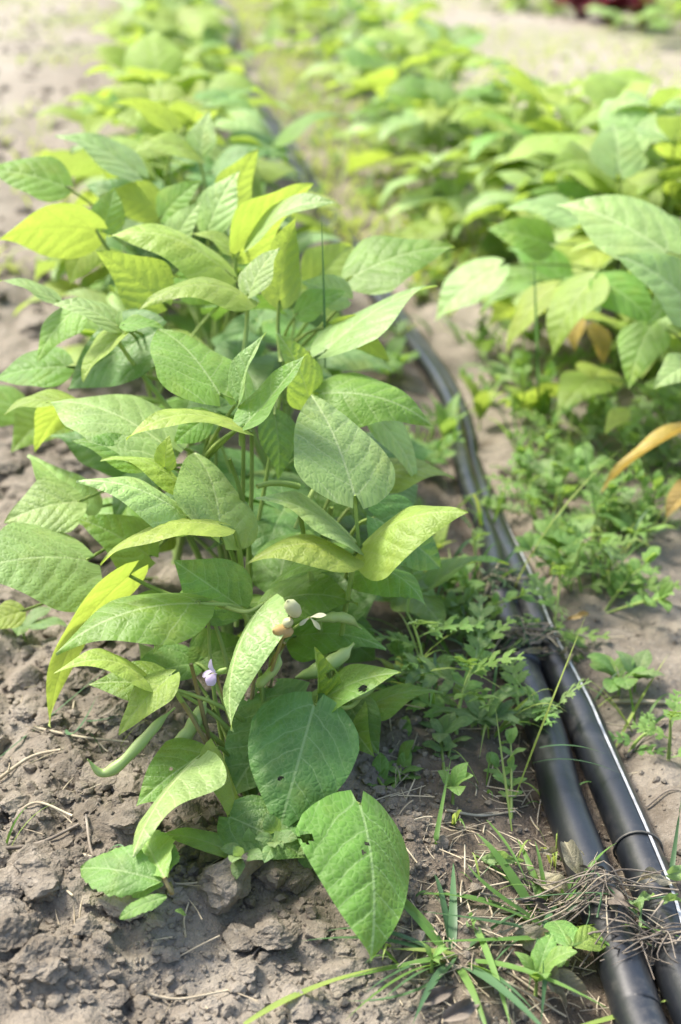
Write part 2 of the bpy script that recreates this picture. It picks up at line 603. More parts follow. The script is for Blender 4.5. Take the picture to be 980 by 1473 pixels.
SHAPES = {
    'bean': ovate(1.55, .22),
    'broad': ovate(1.95, .22),
    'blunt': ([0, .02, .08, .18, .32, .46, .60, .74, .86, .94, .98, 1], [.20, .62, .84, .97, 1, .99, .92, .79, .60, .40, .22, .01]),
    'oval': ([0, .05, .15, .3, .5, .7, .85, .95, 1], [.12, .30, .60, .88, 1, .88, .60, .30, .04]),
    'spoon': ([0, .1, .25, .4, .55, .7, .85, .95, 1], [.06, .12, .30, .62, .90, 1, .82, .45, .05]),
    'lance': ([0, .08, .2, .35, .5, .7, .85, 1], [.10, .45, .80, 1, .93, .62, .32, .01]),
}


FACES = {}


def leaf_geo(P0, P1, nrm, wr, arch=.06, droop=.10, fold=.15, curl=.15, asym=0., seed=0, nl=30, nw=8, shape='bean',
             quilt=.008, wave=.02, serr=0., sn=10, cord=.11, bend=0., holes=()):
    r = np.random.default_rng(seed)
    P0, P1, nrm = (np.array(p, float) for p in (P0, P1, nrm))
    a = P1 - P0
    L = np.linalg.norm(a)
    a = a / L
    nrm = nrm - a * (nrm @ a)
    nrm /= np.linalg.norm(nrm) + 1e-12
    s = np.cross(a, nrm)
    t = np.linspace(0, 1, nl + 1)
    u = np.linspace(-1, 1, 2 * nw + 1)
    tb, wb = SHAPES[shape]
    h = np.interp(t, tb, wb)
    k = np.array([0, 1, 2, 1, 0.]) / 4
    hp = np.concatenate([[h[0]] * 2, h, [h[-1]] * 2])
    h = np.where((t > .05) & (t < .97), np.convolve(hp, k, 'valid'), h)
    T, U = np.meshgrid(t, u, indexing='ij')
    H = (wr * .5) * np.repeat(h[:, None], len(u), 1)
    H = H * (1 + asym * np.sign(U))
    if serr:
        saw = 1 - ((T * sn) % 1.0)
        H = H * (1 + serr * (saw - .5) * np.abs(U) ** 3)
    H = H * (1 + .05 * np.sin(T * 9 + r.uniform(0, 6)) * np.abs(U) ** 2)
    X = U * H
    Te = T - cord * np.abs(U) ** 1.6 * (1 - T) ** 5
    zmid = arch * 4 * Te * (1 - Te) - droop * (np.clip(Te, 0, 1) ** 3 - np.clip(Te, 0, 1))
    xmid = bend * Te * Te
    q = Te - .55 * np.abs(X) - 1.5 * X * X + .06 * (vnoise(X * 4 + seed % 97, T * 4 + 3.7, 5) - .5)
    pz = np.abs(np.sin(np.pi * (5.6 * (q + 1) + .38 * (X > 0)))) * (.35 + .65 * vnoise(X * 5 + seed % 89, T * 5, 6)) + .15 * (fbm(X + seed % 83, T, 9.0, 2, 9) - .5)
    edge = 1 - np.abs(U) ** 4
    Z = zmid + fold * np.abs(X) - curl * 2.0 * X * X / max(wr, .1)
    Z = Z + quilt * pz * edge * np.clip(np.abs(X) / .05, 0, 1)
    Z = Z + wave * np.abs(U) ** 2.5 * (np.sin(T * r.uniform(7, 12) + r.uniform(0, 6)) * (U > 0) + np.sin(T * r.uniform(7, 12) + r.uniform(0, 6)) * (U <= 0))
    tw = r.uniform(-.25, .25)
    Z = Z + tw * X * T
    V = P0 + L * (Te[..., None] * a + (X * math.cos(min(abs(fold), 1.2)) + xmid)[..., None] * s + Z[..., None] * nrm)
    V = V.reshape(-1, 3)
    nu = len(u)
    uv = np.stack([X.ravel(), T.ravel()], 1)
    F = []
    if not holes:
        if (nl, nu) not in FACES:
            FACES[nl, nu] = [(i * nu + j, i * nu + j + 1, (i + 1) * nu + j + 1, (i + 1) * nu + j) for i in range(nl) for j in range(nu - 1)]
        return V, FACES[nl, nu], uv
    for i in range(nl):
        for j in range(nu - 1):
            A, B, C, D = i * nu + j, i * nu + j + 1, (i + 1) * nu + j + 1, (i + 1) * nu + j
            if holes:
                cx, cv = (uv[A] + uv[C]) / 2
                if any(math.hypot(cx - hx, cv - hv) < hr * (.7 + .35 * math.sin(61 * cx + 37 * cv) ** 2 + .25 * math.sin(140 * cx - 113 * cv) ** 2) for hx, hv, hr in holes):
                    continue
            F.append((A, B, C, D))
    return V, F, uv


def blade_geo(p0, p1, p2, w, n=10, fold=.25, roll=0.):
    """a grass blade along a bezier, tapering, with a keel"""
    C = bez(p0, p1, p2, n)
    T = np.gradient(C, axis=0)
    T /= np.linalg.norm(T, axis=1)[:, None] + 1e-12
    up = np.array([math.sin(roll), math.cos(roll) * .3, 1.0])
    S = np.cross(T, up)
    S /= np.linalg.norm(S, axis=1)[:, None] + 1e-9
    Nn = np.cross(S, T)
    t = np.linspace(0, 1, n)
    ww = w * .5 * np.minimum(1, .55 + 1.6 * t) * np.clip(1 - t ** 2.2, .02, 1)
    V = np.concatenate([C - S * ww[:, None] + Nn * (ww * fold)[:, None], C, C + S * ww[:, None] + Nn * (ww * fold)[:, None]])
    F = []
    for i in range(n - 1):
        F += [(i, n + i, n + i + 1, i + 1), (n + i, 2 * n + i, 2 * n + i + 1, n + i + 1)]
    return V, F


# ------------------------------------------------------------------ ground
def axis_steps(lo, hi, fine, far_lo, far_hi, grow=1.12):
    c = list(np.arange(lo, hi, fine))
    st = fine
    x = c[-1]
    while x < far_hi:
        st *= grow
        x += st
        c.append(x)
    st, x, pre = fine, lo, []
    while x > far_lo:
        st *= grow
        x -= st
        pre.append(x)
    return np.array(pre[::-1] + c)


gx = axis_steps(-.46, .52, .0032, -90, 90)
gy = axis_steps(.52, 1.55, .0036, -60, 160, 1.06)
GX, GY = np.meshgrid(gx, gy, indexing='ij')
GZ = gz(GX.ravel(), GY.ravel())
nx_, ny_ = len(gx), len(gy)
GZ2 = GZ.reshape(nx_, ny_)
ii, jj = np.meshgrid(np.arange(nx_ - 1), np.arange(ny_ - 1), indexing='ij')
ii, jj = ii.ravel(), jj.ravel()
quads = np.stack([ii * ny_ + jj, (ii + 1) * ny_ + jj, (ii + 1) * ny_ + jj + 1, ii * ny_ + jj + 1], 1)
ground = link_mesh('ground', np.stack([GX.ravel(), GY.ravel(), GZ], 1), quads.tolist(), 'soil')
tag(ground, 'dry crumbly tilled grey brown garden soil under the bean rows', None, kind='structure')


# ------------------------------------------------------------------ soil clods and crumbs
def ico(sub):
    import bmesh
    bm = bmesh.new()
    bmesh.ops.create_icosphere(bm, subdivisions=sub, radius=1)
    v = np.array([tuple(x.co) for x in bm.verts])
    f = [tuple(y.index for y in p.verts) for p in bm.faces]
    bm.free()
    return v, f


def noise3(p, f, s):
    return (fbm(p[:, 0] * 1.0 + p[:, 2] * .71, p[:, 1] + p[:, 2] * .53, f, 3, s) + fbm(p[:, 1] - p[:, 0] * .4, p[:, 2] + 3.1 * s, f, 3, s + 3)) / 2 - .5


ico4v, ico4f = ico(4)
ico1v, ico1f = ico(1)
clod_meshes = []
for k in range(9):
    r_ = np.random.default_rng(100 + k)
    v = ico4v.copy()
    for _ in range(15):                      # chop facets off, so it breaks like a clod
        d = r_.normal(size=3)
        d /= np.linalg.norm(d)
        lim = r_.uniform(.5, .82)
        ex = np.clip(v @ d - lim, 0, None)
        v = v - ex[:, None] * d * .96
    v = v * (1 + noise3(v, 1.6, 40 + k) * .75 + noise3(v, 5.0, 60 + k) * .5 + noise3(v, 14.0, 70 + k) * .26)[:, None]
    v = v * np.array([1, r_.uniform(.7, .95), r_.uniform(.55, .8)])
    me = bpy.data.meshes.new('soil_clod')
    me.from_pydata(v.tolist(), [], ico4f)
    me.materials.append(M['clod'])
    clod_meshes.append(me)


def clod(p, size, k, label, group=None, sink=.25, flat=1.0):
    m = Matrix.Translation((p[0], p[1], g1(p[0], p[1]) + size * (.55 - sink) * flat)) @ Matrix.Rotation(rnd.uniform(0, 6.28), 4, 'Z') @ Matrix.Diagonal((size, size, size * flat, 1))
    o = put('soil_clod', clod_meshes[k % 9], m)
    return tag(o, label, 'clod', group)


for (px, py, w, k, lab) in [
        (42, 1400, 72, 0, 'rounded pale grey soil clod at the edge of the tilled strip'),
        (270, 1275, 78, 1, 'flat faced brown soil clod under the front bean plant by the serrated weed'),
        (247, 1415, 42, 2, 'small light grey soil clod lying on dark crumbs'),
        (325, 1330, 120, 3, 'broad cracked soil lump in front of the bean plant'),
        (400, 1290, 80, 4, 'low brown soil lump half shaded by the front bean leaves'),
        (190, 1370, 85, 5, 'flattened pale soil lump below the serrated weed'),
        (30, 1210, 62, 6, 'dark grey soil clod beside dry stalks left of the bean plant'),
        (150, 1180, 80, 7, 'wide grey soil lump left of the hanging pod'),
        (60, 1320, 66, 8, 'pale tan soil clod with straw lying on it'),
        (130, 1400, 55, 0, 'crumbly brown clod between the grey clods'),
        (390, 1380, 75, 2, 'eroded soil lump with a dry root across it')]:
    p = gp(px, py)
    clod(p, w * .5 / pscale(p), k, lab, 'large soil clods before the bean row', .10, .85)
n_cl = 0
for _ in range(900):
    if n_cl >= 190:
        break
    px, py = rnd.uniform(-60, 520), rnd.uniform(820, 1500)
    if px > 240 + max(0, (py - 1200)) * 1.1 and not (py > 1290):
        continue
    if rnd.random() < .25:
        px, py = rnd.uniform(-60, 130), rnd.uniform(280, 820)
    p = gp(px, py)
    size = (rnd.uniform(.004, .011) if n_cl % 3 else rnd.uniform(.012, .020)) * (1.25 if py < 800 else 1)
    clod(p, size, rnd.randrange(9), 'small grey brown clod scattered on the tilled soil', 'small clods on the tilled soil', rnd.uniform(.15, .4), rnd.uniform(.7, 1))
    n_cl += 1

cr = Geo()
for k in range(5200):
    if k < 4000:
        px, py = rnd.uniform(-40, 640), rnd.uniform(900, 1500)
    else:
        px, py = rnd.uniform(560, 1010), rnd.uniform(700, 1500)
    p = gp(px, py)
    sz = min(.0055, .0009 + rnd.expovariate(1 / .0010))
    rx = p.x - float(row_x(p.y))
    if rx > .12:
        sz *= .75
    d = rng.normal(size=(len(ico1v), 1)) * .22 + 1
    v = ico1v * d * sz * np.array([1, rnd.uniform(.7, 1), rnd.uniform(.6, .9)])
    a = rnd.uniform(0, 6.28)
    c_, s_ = math.cos(a), math.sin(a)
    v = v @ np.array([[c_, s_, 0], [-s_, c_, 0], [0, 0, 1]])
    cr.add(v + np.array([p.x, p.y, g1(p.x, p.y) + sz * .3]), ico1f)
tag(cr.link('soil_crumbs', 'clod', smooth=False), 'fine loose soil crumbs scattered over the ground', 'soil', kind='stuff')

lp = Geo()
ico2v, ico2f = ico(2)
for k in range(1500):
    Y = 1.15 + 5.5 * rnd.random() ** 1.7
    if rnd.random() < .72:
        X = float(row_x(Y)) - .14 - rnd.random() * (.25 + .30 * Y)
    else:
        X = .62 - .085 * (Y - 1.5) + rnd.random() * (.4 + .4 * Y)
    sz = rnd.uniform(.004, .011) + .010 * rnd.random() ** 4
    v = ico2v * (1 + noise3(ico2v + k * 1.7, 1.8, k % 50)[:, None] * 1.1) * sz * np.array([1, rnd.uniform(.7, 1), rnd.uniform(.5, .85)])
    lp.add(v + np.array([X, Y, g1(X, Y) + sz * .2]), ico2f)
tag(lp.link('soil_lumps', 'clod'), 'rough lumps of tilled soil along the far stretch of the rows', 'soil', kind='stuff')

# ------------------------------------------------------------------ irrigation pipes
def pipe_z(P):
    z = gz(P[:, 0], P[:, 1])
    k = np.hanning(15)
    k /= k.sum()
    zp = np.concatenate([[z[0]] * 7, z, [z[-1]] * 7])
    return np.convolve(zp, k, 'valid')


def pipe(P, rad, label, stripe_angle=None):
    z = pipe_z(P)
    if stripe_angle is not None:                       # this one lies half covered by soil for a stretch
        z = z - .013 * sstep(1.28, 1.42, P[:, 1]) * (1 - sstep(2.0, 2.25, P[:, 1]))
    C = np.column_stack([P, z + rad * .80])
    root = thing('irrigation_pipe', label, 'pipe', tuple(C[12]), 'black irrigation pipes along the bean rows')
    V, F = tube(C, rad, 28)
    link_mesh('tube', V, F, 'pipe', root, origin=C[12])
    if stripe_angle is not None:
        T = np.gradient(C, axis=0)
        T /= np.linalg.norm(T, axis=1)[:, None]
        A = np.cross(T, [0, 0, 1.0])
        A /= np.linalg.norm(A, axis=1)[:, None]
        B = np.cross(A, T)
        vs, fs = [], []
        n = len(C)
        da = .085
        for off in (-da, 0, da):
            an = (stripe_angle + off + 1.7 * sstep(1.12, 1.5, C[:, 1]))[:, None]    # the print winds round the pipe
            vs.append(C + (rad + .0004)[:, None] * (np.sin(an) * A + np.cos(an) * B))
        V = np.vstack(vs)
        for i in range(n - 1):
            fs += [(i, n + i, n + i + 1, i + 1), (n + i, 2 * n + i, 2 * n + i + 1, n + i + 1)]
        link_mesh('stripe', V, fs, 'stripe', root, origin=C[12])
    return root, C


def rad_of(P, r0, r1, y0, y1):
    return r0 + (r1 - r0) * sstep(y0, y1, P[:, 1])


r1_ = rad_of(P1_XY, .0142, .0105, 1.10, 1.25)
pipe1, C1 = pipe(P1_XY, r1_, 'plain black irrigation pipe on the bean side of the pair')
r2_ = rad_of(P2_XY, .0142, .0092, 1.10, 1.30)
pipe2, C2 = pipe(P2_XY, r2_, 'black irrigation pipe with a white stripe along it', R(24))
# couplings: short sleeves on the plain pipe where lengths join


def sleeve(C, rr, i0, i1, grow, root, name='coupling'):
    seg = C[i0:i1 + 1]
    m = len(seg)
    rad = rr[i0:i1 + 1] + grow
    seg = np.vstack([seg[:1], seg, seg[-1:]])
    rad = np.concatenate([[rad[0] - grow - .001], rad, [rad[-1] - grow - .001]])
    seg[0] -= (seg[2] - seg[1]) * .02
    seg[-1] += (seg[-2] - seg[-3]) * .02
    V, F = tube(seg, rad, 28)
    return link_mesh(name, V, F, 'pipe', root, origin=tuple(root.location))


def nearest(C, px, py):
    g = gp(px, py, .014)
    return int(np.argmin(np.hypot(C[:, 0] - g.x, C[:, 1] - g.y)))


i_ = nearest(C1, 748, 935)
sleeve(C1, r1_, i_ - 2, i_ + 1, .0018, pipe1)
i_ = nearest(C1, 716, 838)
sleeve(C1, r1_, i_ - 2, i_ + 1, .0012, pipe1)


def ring(C, rr, i, n_turn, spread, label, slack=.0012):
    c = C[i]
    T = C[i + 1] - C[i - 1]
    T /= np.linalg.norm(T)
    A = np.cross(T, [0, 0, 1.0]); A /= np.linalg.norm(A)
    B = np.cross(A, T)
    th = np.linspace(0, 2 * np.pi * n_turn, int(26 * n_turn))
    pts = c + (rr[i] + slack) * (np.cos(th)[:, None] * A + np.sin(th)[:, None] * B) + T * ((th / th[-1] - .5) * spread)[:, None]
    V, F = tube(pts, .0008, 6)
    o = link_mesh('wire_tie', V, F, 'wire', origin=tuple(c))
    o.location = c
    tag(o, label, 'wire')


ring(C1, r1_ + .0012, nearest(C1, 718, 842), 2.2, .006, 'thin dark wire wound twice round the plain pipe where dead grass lies')
ring(C2, r2_, nearest(C2, 915, 1200), 1.0, .012, 'single thin wire looped round the white striped pipe', .001)

# ------------------------------------------------------------------ bean leaves
VAR = {}                                     # shared leaf meshes for plants further back


def variant_mesh(kind, mat, k, **kw):
    key = (kind, mat, k)
    if key in VAR:
        return VAR[key]
    r = random.Random(hash((kind, k)) & 0xffff if False else sum(map(ord, kind)) * 31 + k * 977)
    p = dict(arch=r.uniform(.0, .10), droop=r.uniform(.05, .28), fold=r.uniform(-.05, .32), curl=r.uniform(0, .35),
             asym=r.uniform(-.10, .10), seed=k * 13 + 5, nl=18, nw=6, quilt=.008, wave=r.uniform(.01, .045), bend=r.uniform(-.06, .06))
    p.update(kw)
    wr = p.pop('wr', r.uniform(.74, .94))
    V, F, uv = leaf_geo((0, 0, 0), (0, 1, 0), (0, 0, 1), wr, **p)
    me = bpy.data.meshes.new('leaf')
    me.from_pydata(V.tolist(), [], F)
    ul = me.uv_layers.new(name='UVMap')
    idx = np.empty(len(me.loops), np.int32)
    me.loops.foreach_get('vertex_index', idx)
    ul.data.foreach_set('uv', uv.astype(np.float32)[idx].ravel())
    me.polygons.foreach_set('use_smooth', np.ones(len(me.polygons), bool))
    me.materials.append(M[mat])
    VAR[key] = me
    return me


def frame(base, axis, nrm, L):
    a = Vector(axis).normalized()
    n = Vector(nrm)
    n = n - a * n.dot(a)
    if n.length < 1e-4:
        n = Vector((1, 0, 0)) - a * a.x
    n.normalize()
    s = a.cross(n)
    m = Matrix((s, a, n)).transposed().to_4x4()
    return Matrix.Translation(base) @ m @ Matrix.Diagonal((L, L, L, 1))


def petiole(root, p0, p1, p2, r0=.0017, r1=.0011, mat='stem', name='petiole', n=8):
    C = bez(p0, p1, p2, n)
    V, F = tube(C, np.linspace(r0, r1, n), 6)
    return link_mesh(name, V, F, mat, root, origin=tuple(root.location))


def bean_plant(base, height, nleaf, spread, seed, label, group, zmin=.3, ysign=None, mats=None, lsize=(.062, .10), root=None, back=False, stems=True):
    r = random.Random(seed)
    base = Vector(base)
    if root is None:
        root = thing('bean_plant', label, 'plant', base, group)
    mats = mats or ['bean'] * 5 + ['bean_pale'] * 4 + ['bean_young_glow'] * 5
    org = Vector(root.location)
    # stem: a main stalk and two side branches as one mesh
    tops = []
    g = Geo()
    for k in range(3):
        az = r.uniform(0, 6.28)
        top = base + Vector((math.cos(az) * spread * r.uniform(.1, .35), math.sin(az) * spread * r.uniform(.1, .35), height * r.uniform(.55, .8)))
        midp = base.lerp(top, .5) + Vector((r.uniform(-.012, .012), r.uniform(-.012, .012), 0))
        C = bez(base - Vector((0, 0, .012)), midp, top, 9)
        V, F = tube(C, np.linspace(.0034, .0018, 9), 7)
        g.add(V, F)
        tops.append(C)
    if stems:
        g.link('stem', 'stem', root, org)
    for i in range(nleaf):
        C = tops[i % 3]
        fr = (i + .5) / nleaf
        az = i * 2.399 + r.uniform(-.5, .5)
        rad = spread * (r.uniform(.15, .6) if fr > .75 else r.uniform(.45, 1.0))
        hz = height * (zmin + (1 - zmin) * fr ** .8) * r.uniform(.92, 1.05)
        hz -= .25 * height * (rad / spread) ** 2 * (1 - fr * .4)
        j = Vector((base.x + math.cos(az) * rad, base.y + math.sin(az) * rad, base.z + max(hz, .03)))
        if back:
            j.y = base.y + abs(j.y - base.y)
        s0 = Vector(C[min(8, 2 + int(fr * 6))])
        ctrl = s0.lerp(j, .55) + Vector((0, 0, .025))
        petiole(root, s0, ctrl, j)
        out = Vector((math.cos(az), math.sin(az) if not back else max(.1, abs(math.sin(az))), 0))
        d = (j - ctrl).normalized()
        ax = (out * .9 + Vector((0, 0, r.uniform(-.75, .35))) + d * .3).normalized()
        up = Vector((r.uniform(-.5, .5), r.uniform(-.5, .5), 1)).normalized()
        side = ax.cross(up).normalized()
        L = r.uniform(*lsize) * (1.0 if fr < .85 else .8)
        mt = r.choice(mats)
        if fr > .75 and r.random() < .5:
            mt = 'bean_young_glow'
        tip = j + ax * L * .28
        petiole(root, j, j + ax * L * .14, tip, .0011, .0008)
        for q, sg in enumerate((0, 1, -1)):
            lax = ax if sg == 0 else (side * sg * .95 + ax * .25 + Vector((0, 0, r.uniform(-.55, .15))))
            lb = tip if sg == 0 else j
            me = variant_mesh('bean', mt, r.randrange(9))
            nn = up + side * sg * r.uniform(-.1, .5) + Vector((r.uniform(-.25, .25), r.uniform(-.25, .25), 0))
            put('leaf', me, Matrix.Translation(-org) @ frame(lb, lax, nn, L * (1.0 if sg == 0 else r.uniform(.82, .95))), root)
    return root


# ---- the nearer plants whose leaves can be told apart: where each leaf's stalk end and tip stand
ROOT_PX = {'A': (352, 1195), 'B': (478, 1010), 'C': (330, 960), 'D': (250, 850), 'E': (400, 800), 'F': (300, 690), 'G': (230, 590)}
LABELS = {
    'A': 'front bean plant with mauve flower, hanging pod and large dark leaves over bare soil',
    'B': 'bean plant with a stout upright stalk carrying three leaves next to the small feathery weed',
    'C': 'bean plant with pale puckered leaves just behind the flowering one',
    'D': 'bean plant spreading broad pale leaves over the tilled soil side of the row',
    'E': 'bean plant with a notched pale leaf reaching out over the plain pipe',
    'F': 'bean plant with a yellow green leaf cluster standing up from its middle',
    'G': 'bean plant with yellow leaves leaning out over the bare soil strip',
}
HERO = {}
STEM = {}
for k, (px, py) in ROOT_PX.items():
    b = on_ground(px, py)
    HERO[k] = thing('bean_plant', LABELS[k], 'plant', b, 'bean plants in the row beside the pipes')
    hs = {'A': .085, 'B': .10}.get(k, .15)
    top = b + Vector((rnd.uniform(-.02, .02), .03, hs))
    C = bez(b - Vector((0, 0, .012)), b.lerp(top, .5) + Vector((.012, 0, 0)), top, 10)
    STEM[k] = C
    g = Geo()
    g.add(*tube(C, np.linspace(.0042, .0010, 10), 8))
    for q in range(2):
        t2 = b + Vector((rnd.uniform(-.05, .05), rnd.uniform(0, .05), hs * rnd.uniform(.7, .95)))
        g.add(*tube(bez(C[1], Vector(C[3]).lerp(t2, .4), t2, 9), np.linspace(.0033, .0009, 9), 7))
    g.link('stem', 'stem', HERO[k], b)


def lift(p, clear=.014):
    for _ in range(40):
        if p.z >= g1(p.x, p.y) + clear:
            break
        p = p + (CAM - p) * .012
    return p


def hero(pl, bx, by, Yb, tx, ty, dY, w, mat='bean', bk=0, true=.82, arch=.05, fold=.15, curl=.12, droop=.08, asym=0., shape='bean',
         seed=None, pet=None, holes=(), bend=0., quilt=.008, wave=.02, flip=0):
    root = HERO[pl]
    P0, P1 = at(bx, by, Yb), at(tx, ty, Yb + dY)
    P0, P1 = lift(P0), lift(P1)
    a = (P1 - P0)
    L = a.length
    a.normalize()
    mid = (P0 + P1) / 2
    app = w / pscale(mid)
    W = true * L
    c = min(1.0, app / W)
    if app > W:
        W = app
    roll = math.acos(max(.12, c))
    nc = (CAM - mid).normalized()
    nc = (nc - a * nc.dot(a)).normalized()
    s = a.cross(nc)
    if bk:
        nc = -nc
    n1, n2 = nc * math.cos(roll) + s * math.sin(roll), nc * math.cos(roll) - s * math.sin(roll)
    n = n1 if (n1.z > n2.z) != bool(flip) else n2
    seed = seed if seed is not None else int(bx * 7 + by * 13)
    V, F, uv = leaf_geo(P0, P1, n, W / L, arch, droop, fold, curl, asym, seed, 84 if holes else 34, 26 if holes else 10, shape, quilt, wave, bend=bend, holes=holes)
    link_mesh('leaf', V, F, mat, root, uv, origin=tuple(root.location))
    if pet == 0:
        return
    if pet:
        pts = [P0] + [at(*q) for q in pet]
        pts = pts[::-1]
        C = smooth_path([tuple(p) for p in pts], 6) if len(pts) > 2 else bez(pts[0], (pts[0] + pts[1]) / 2, pts[1], 8)
        V, F = tube(C, np.linspace(.0021, .0012, len(C)), 7)
        link_mesh('petiole', V, F, 'stem', root, origin=tuple(root.location))
    else:
        C = STEM[pl]
        zz = max(.02, P0.z - .06)
        i = int(np.argmin(abs(C[:, 2] - zz)))
        s0 = Vector(C[i])
        ctrl = s0.lerp(P0, .5) + Vector((0, 0, .012)) + (P0 - P1).normalized() * .01
        petiole(root, s0, ctrl, P0, .0018, .0011)


H = hero
# plant A (front)
H('A', 518, 1158, .705, 533, 1384, -.085, 168, 'bean', arch=.07, fold=-.12, curl=.2, shape='broad', asym=.05, wave=.04, pet=[(485, 1140, .765), (440, 1110, .79)], holes=[(-.36, .55, .035), (-.36, .78, .04), (-.30, .86, .04), (.02, .30, .014), (.05, .36, .016), (.40, .30, .04)])
H('A', 452, 1014, .775, 400, 1201, -.03, 172, 'bean_dark', arch=.06, fold=-.02, curl=.15, shape='broad', pet=[(500, 1018, .79), (520, 1000, .82)], holes=[(.09, .62, .018)])
H('A', 440, 1000, .80, 330, 1150, -.01, 135, 'bean_dark', arch=.04, shape='broad', curl=.1, holes=[(.3, .1, .05), (.36, .25, .05)])
H('A', 284, 1092, .735, 191, 1232, -.075, 74, 'bean_pale', arch=.05, curl=.2, fold=-.2, true=.7, droop=.06)
H('A', 292, 1085, .76, 196, 1160, -.005, 92, 'bean', arch=.06, holes=[(.06, .42, .022)], pet=[(305, 1080, .77), (345, 1130, .79)])
H('A', 312, 1075, .75, 338, 1208, -.02, 36, 'bean_young_glow', arch=.06, fold=-.3, curl=.3, true=.5)
H('A', 380, 868, .80, 334, 1052, -.065, 60, 'bean_pale', arch=.10, fold=-.25, curl=.35, true=.55, pet=[(352, 880, .80), (300, 865, .82), (284, 868, .80)])
H('A', 284, 868, .80, 80, 940, -.03, 84, 'bean', arch=.10, curl=.25, fold=-.1, true=.62, pet=[(350, 880, .82), (365, 960, .83)])
H('A', 186, 828, .86, 72, 1046, -.03, 62, 'bean_young_glow', bk=1, arch=.10, curl=.2, true=.5, pet=[(230, 850, .86), (330, 890, .85)])
H('A', 218, 985, .76, 78, 968, -.02, 36, 'bean_young_glow', bk=0, arch=.17, curl=.3, fold=.2, true=.6)
H('A', 244, 990, .785, 128, 985, 0, 66, 'bean', arch=.04)
H('A', 246, 972, .755, 172, 1058, -.025, 50, 'bean_young_glow', arch=.04, curl=.2, true=.65, pet=[(250, 990, .76), (285, 1040, .775), (330, 1080, .785)])
H('A', 345, 872, .83, 250, 806, .0, 104, 'bean_dark', arch=.03, shape='broad')
H('A', 455, 1012, .80, 577, 968, -.01, 56, 'bean', arch=.05, fold=.1, holes=[(-.25, .8, .09), (.16, .62, .05)], pet=[(520, 1002, .80), (540, 985, .83)])
H('A', 455, 1010, .80, 452, 930, .0, 48, 'bean', arch=.02, fold=.7, holes=[(.2, .5, .08)], pet=0)
H('A', 330, 1175, .80, 440, 1235, -.02, 95, 'bean_dark', shape='broad')
H('A', 470, 1160, .79, 340, 1215, -.01, 100, 'bean_dark', shape='broad')
H('A', 500, 1010, .83, 545, 1085, -.01, 75, 'bean_dark', shape='broad')
H('A', 340, 1230, .775, 228, 1200, -.02, 34, 'weed', true=.5, shape='lance')
# plant B (stout stalk)
ST = [(512, 800, .86), (500, 860, .865), (488, 935, .875), (480, 985, .90)]
H('B', 510, 712, .855, 447, 569, .075, 130, 'bean_pale', arch=.03, fold=.05, curl=.10, true=.85, shape='broad', pet=[(516, 786, .86)] + ST, quilt=.008)
H('B', 522, 785, .86, 674, 738, -.02, 76, 'bean_young_glow', arch=.10, fold=-.15, curl=.25, asym=.12, pet=[(516, 790, .86), (512, 800, .86)], quilt=.008)
H('B', 511, 782, .86, 369, 715, -.01, 32, 'bean_pale', arch=.06, fold=.1, curl=.15, pet=[(516, 790, .86), (512, 800, .86)])
H('B', 540, 745, .90, 634, 818, .01, 90, 'bean_dark', shape='broad', arch=.03, holes=[(.3, .5, .02)])
H('B', 520, 818, .88, 613, 872, -.03, 56, 'bean', bk=0, arch=.16, curl=.3, fold=-.2)
H('B', 508, 800, .84, 355, 812, -.02, 50, 'bean_young_glow', arch=.14, curl=.2, fold=-.1, true=.62)
H('B', 512, 795, .87, 388, 842, -.01, 48, 'bean', arch=.05, fold=.1)
H('B', 530, 822, .93, 375, 905, .0, 118, 'bean_dark', shape='broad', arch=.03)
H('B', 480, 900, .93, 540, 950, .0, 80, 'bean_dark', shape='broad')
# plant C
H('C', 318, 770, .84, 279, 652, .075, 94, 'bean_pale', arch=.05, fold=.05, curl=.1, true=.85, shape='broad', quilt=.008, pet=[(335, 800, .85), (352, 870, .87)])
H('C', 269, 745, .84, 110, 692, -.01, 62, 'bean_pale', arch=.10, curl=.3, fold=-.1, true=.6, quilt=.008)
H('C', 316, 755, .83, 145, 814, -.03, 38, 'bean_young_glow', arch=.12, curl=.2, fold=0, true=.6, pet=[(340, 770, .84), (350, 840, .86)])
H('C', 268, 708, .88, 145, 662, .0, 32, 'bean_young_glow', arch=.14, curl=.2, fold=0, true=.6)
H('C', 205, 668, .90, 104, 634, .0, 52, 'bean', arch=.06)
H('C', 236, 640, .92, 67, 580, .05, 82, 'bean_pale', arch=.07, fold=0, quilt=.008, true=.9)
H('C', 347, 615, .88, 182, 632, -.03, 26, 'bean_young_glow', arch=.13, curl=.15, fold=.1, true=.55)
H('C', 352, 612, .88, 442, 508, .02, 40, 'bean', arch=-.04, fold=.3, true=.6)
H('C', 316, 567, .90, 228, 474, .07, 100, 'bean', arch=.04, fold=.0, true=.85, shape='broad', quilt=.009, pet=[(345, 585, .905), (348, 640, .91)])
H('C', 344, 576, .90, 384, 478, .01, 34, 'bean_pale', arch=.05, fold=.5, true=.6)
H('C', 238, 672, .885, 244, 626, .0, 36, 'bean_young_glow', arch=.05)
H('C', 300, 600, .93, 250, 640, .0, 50, 'bean')
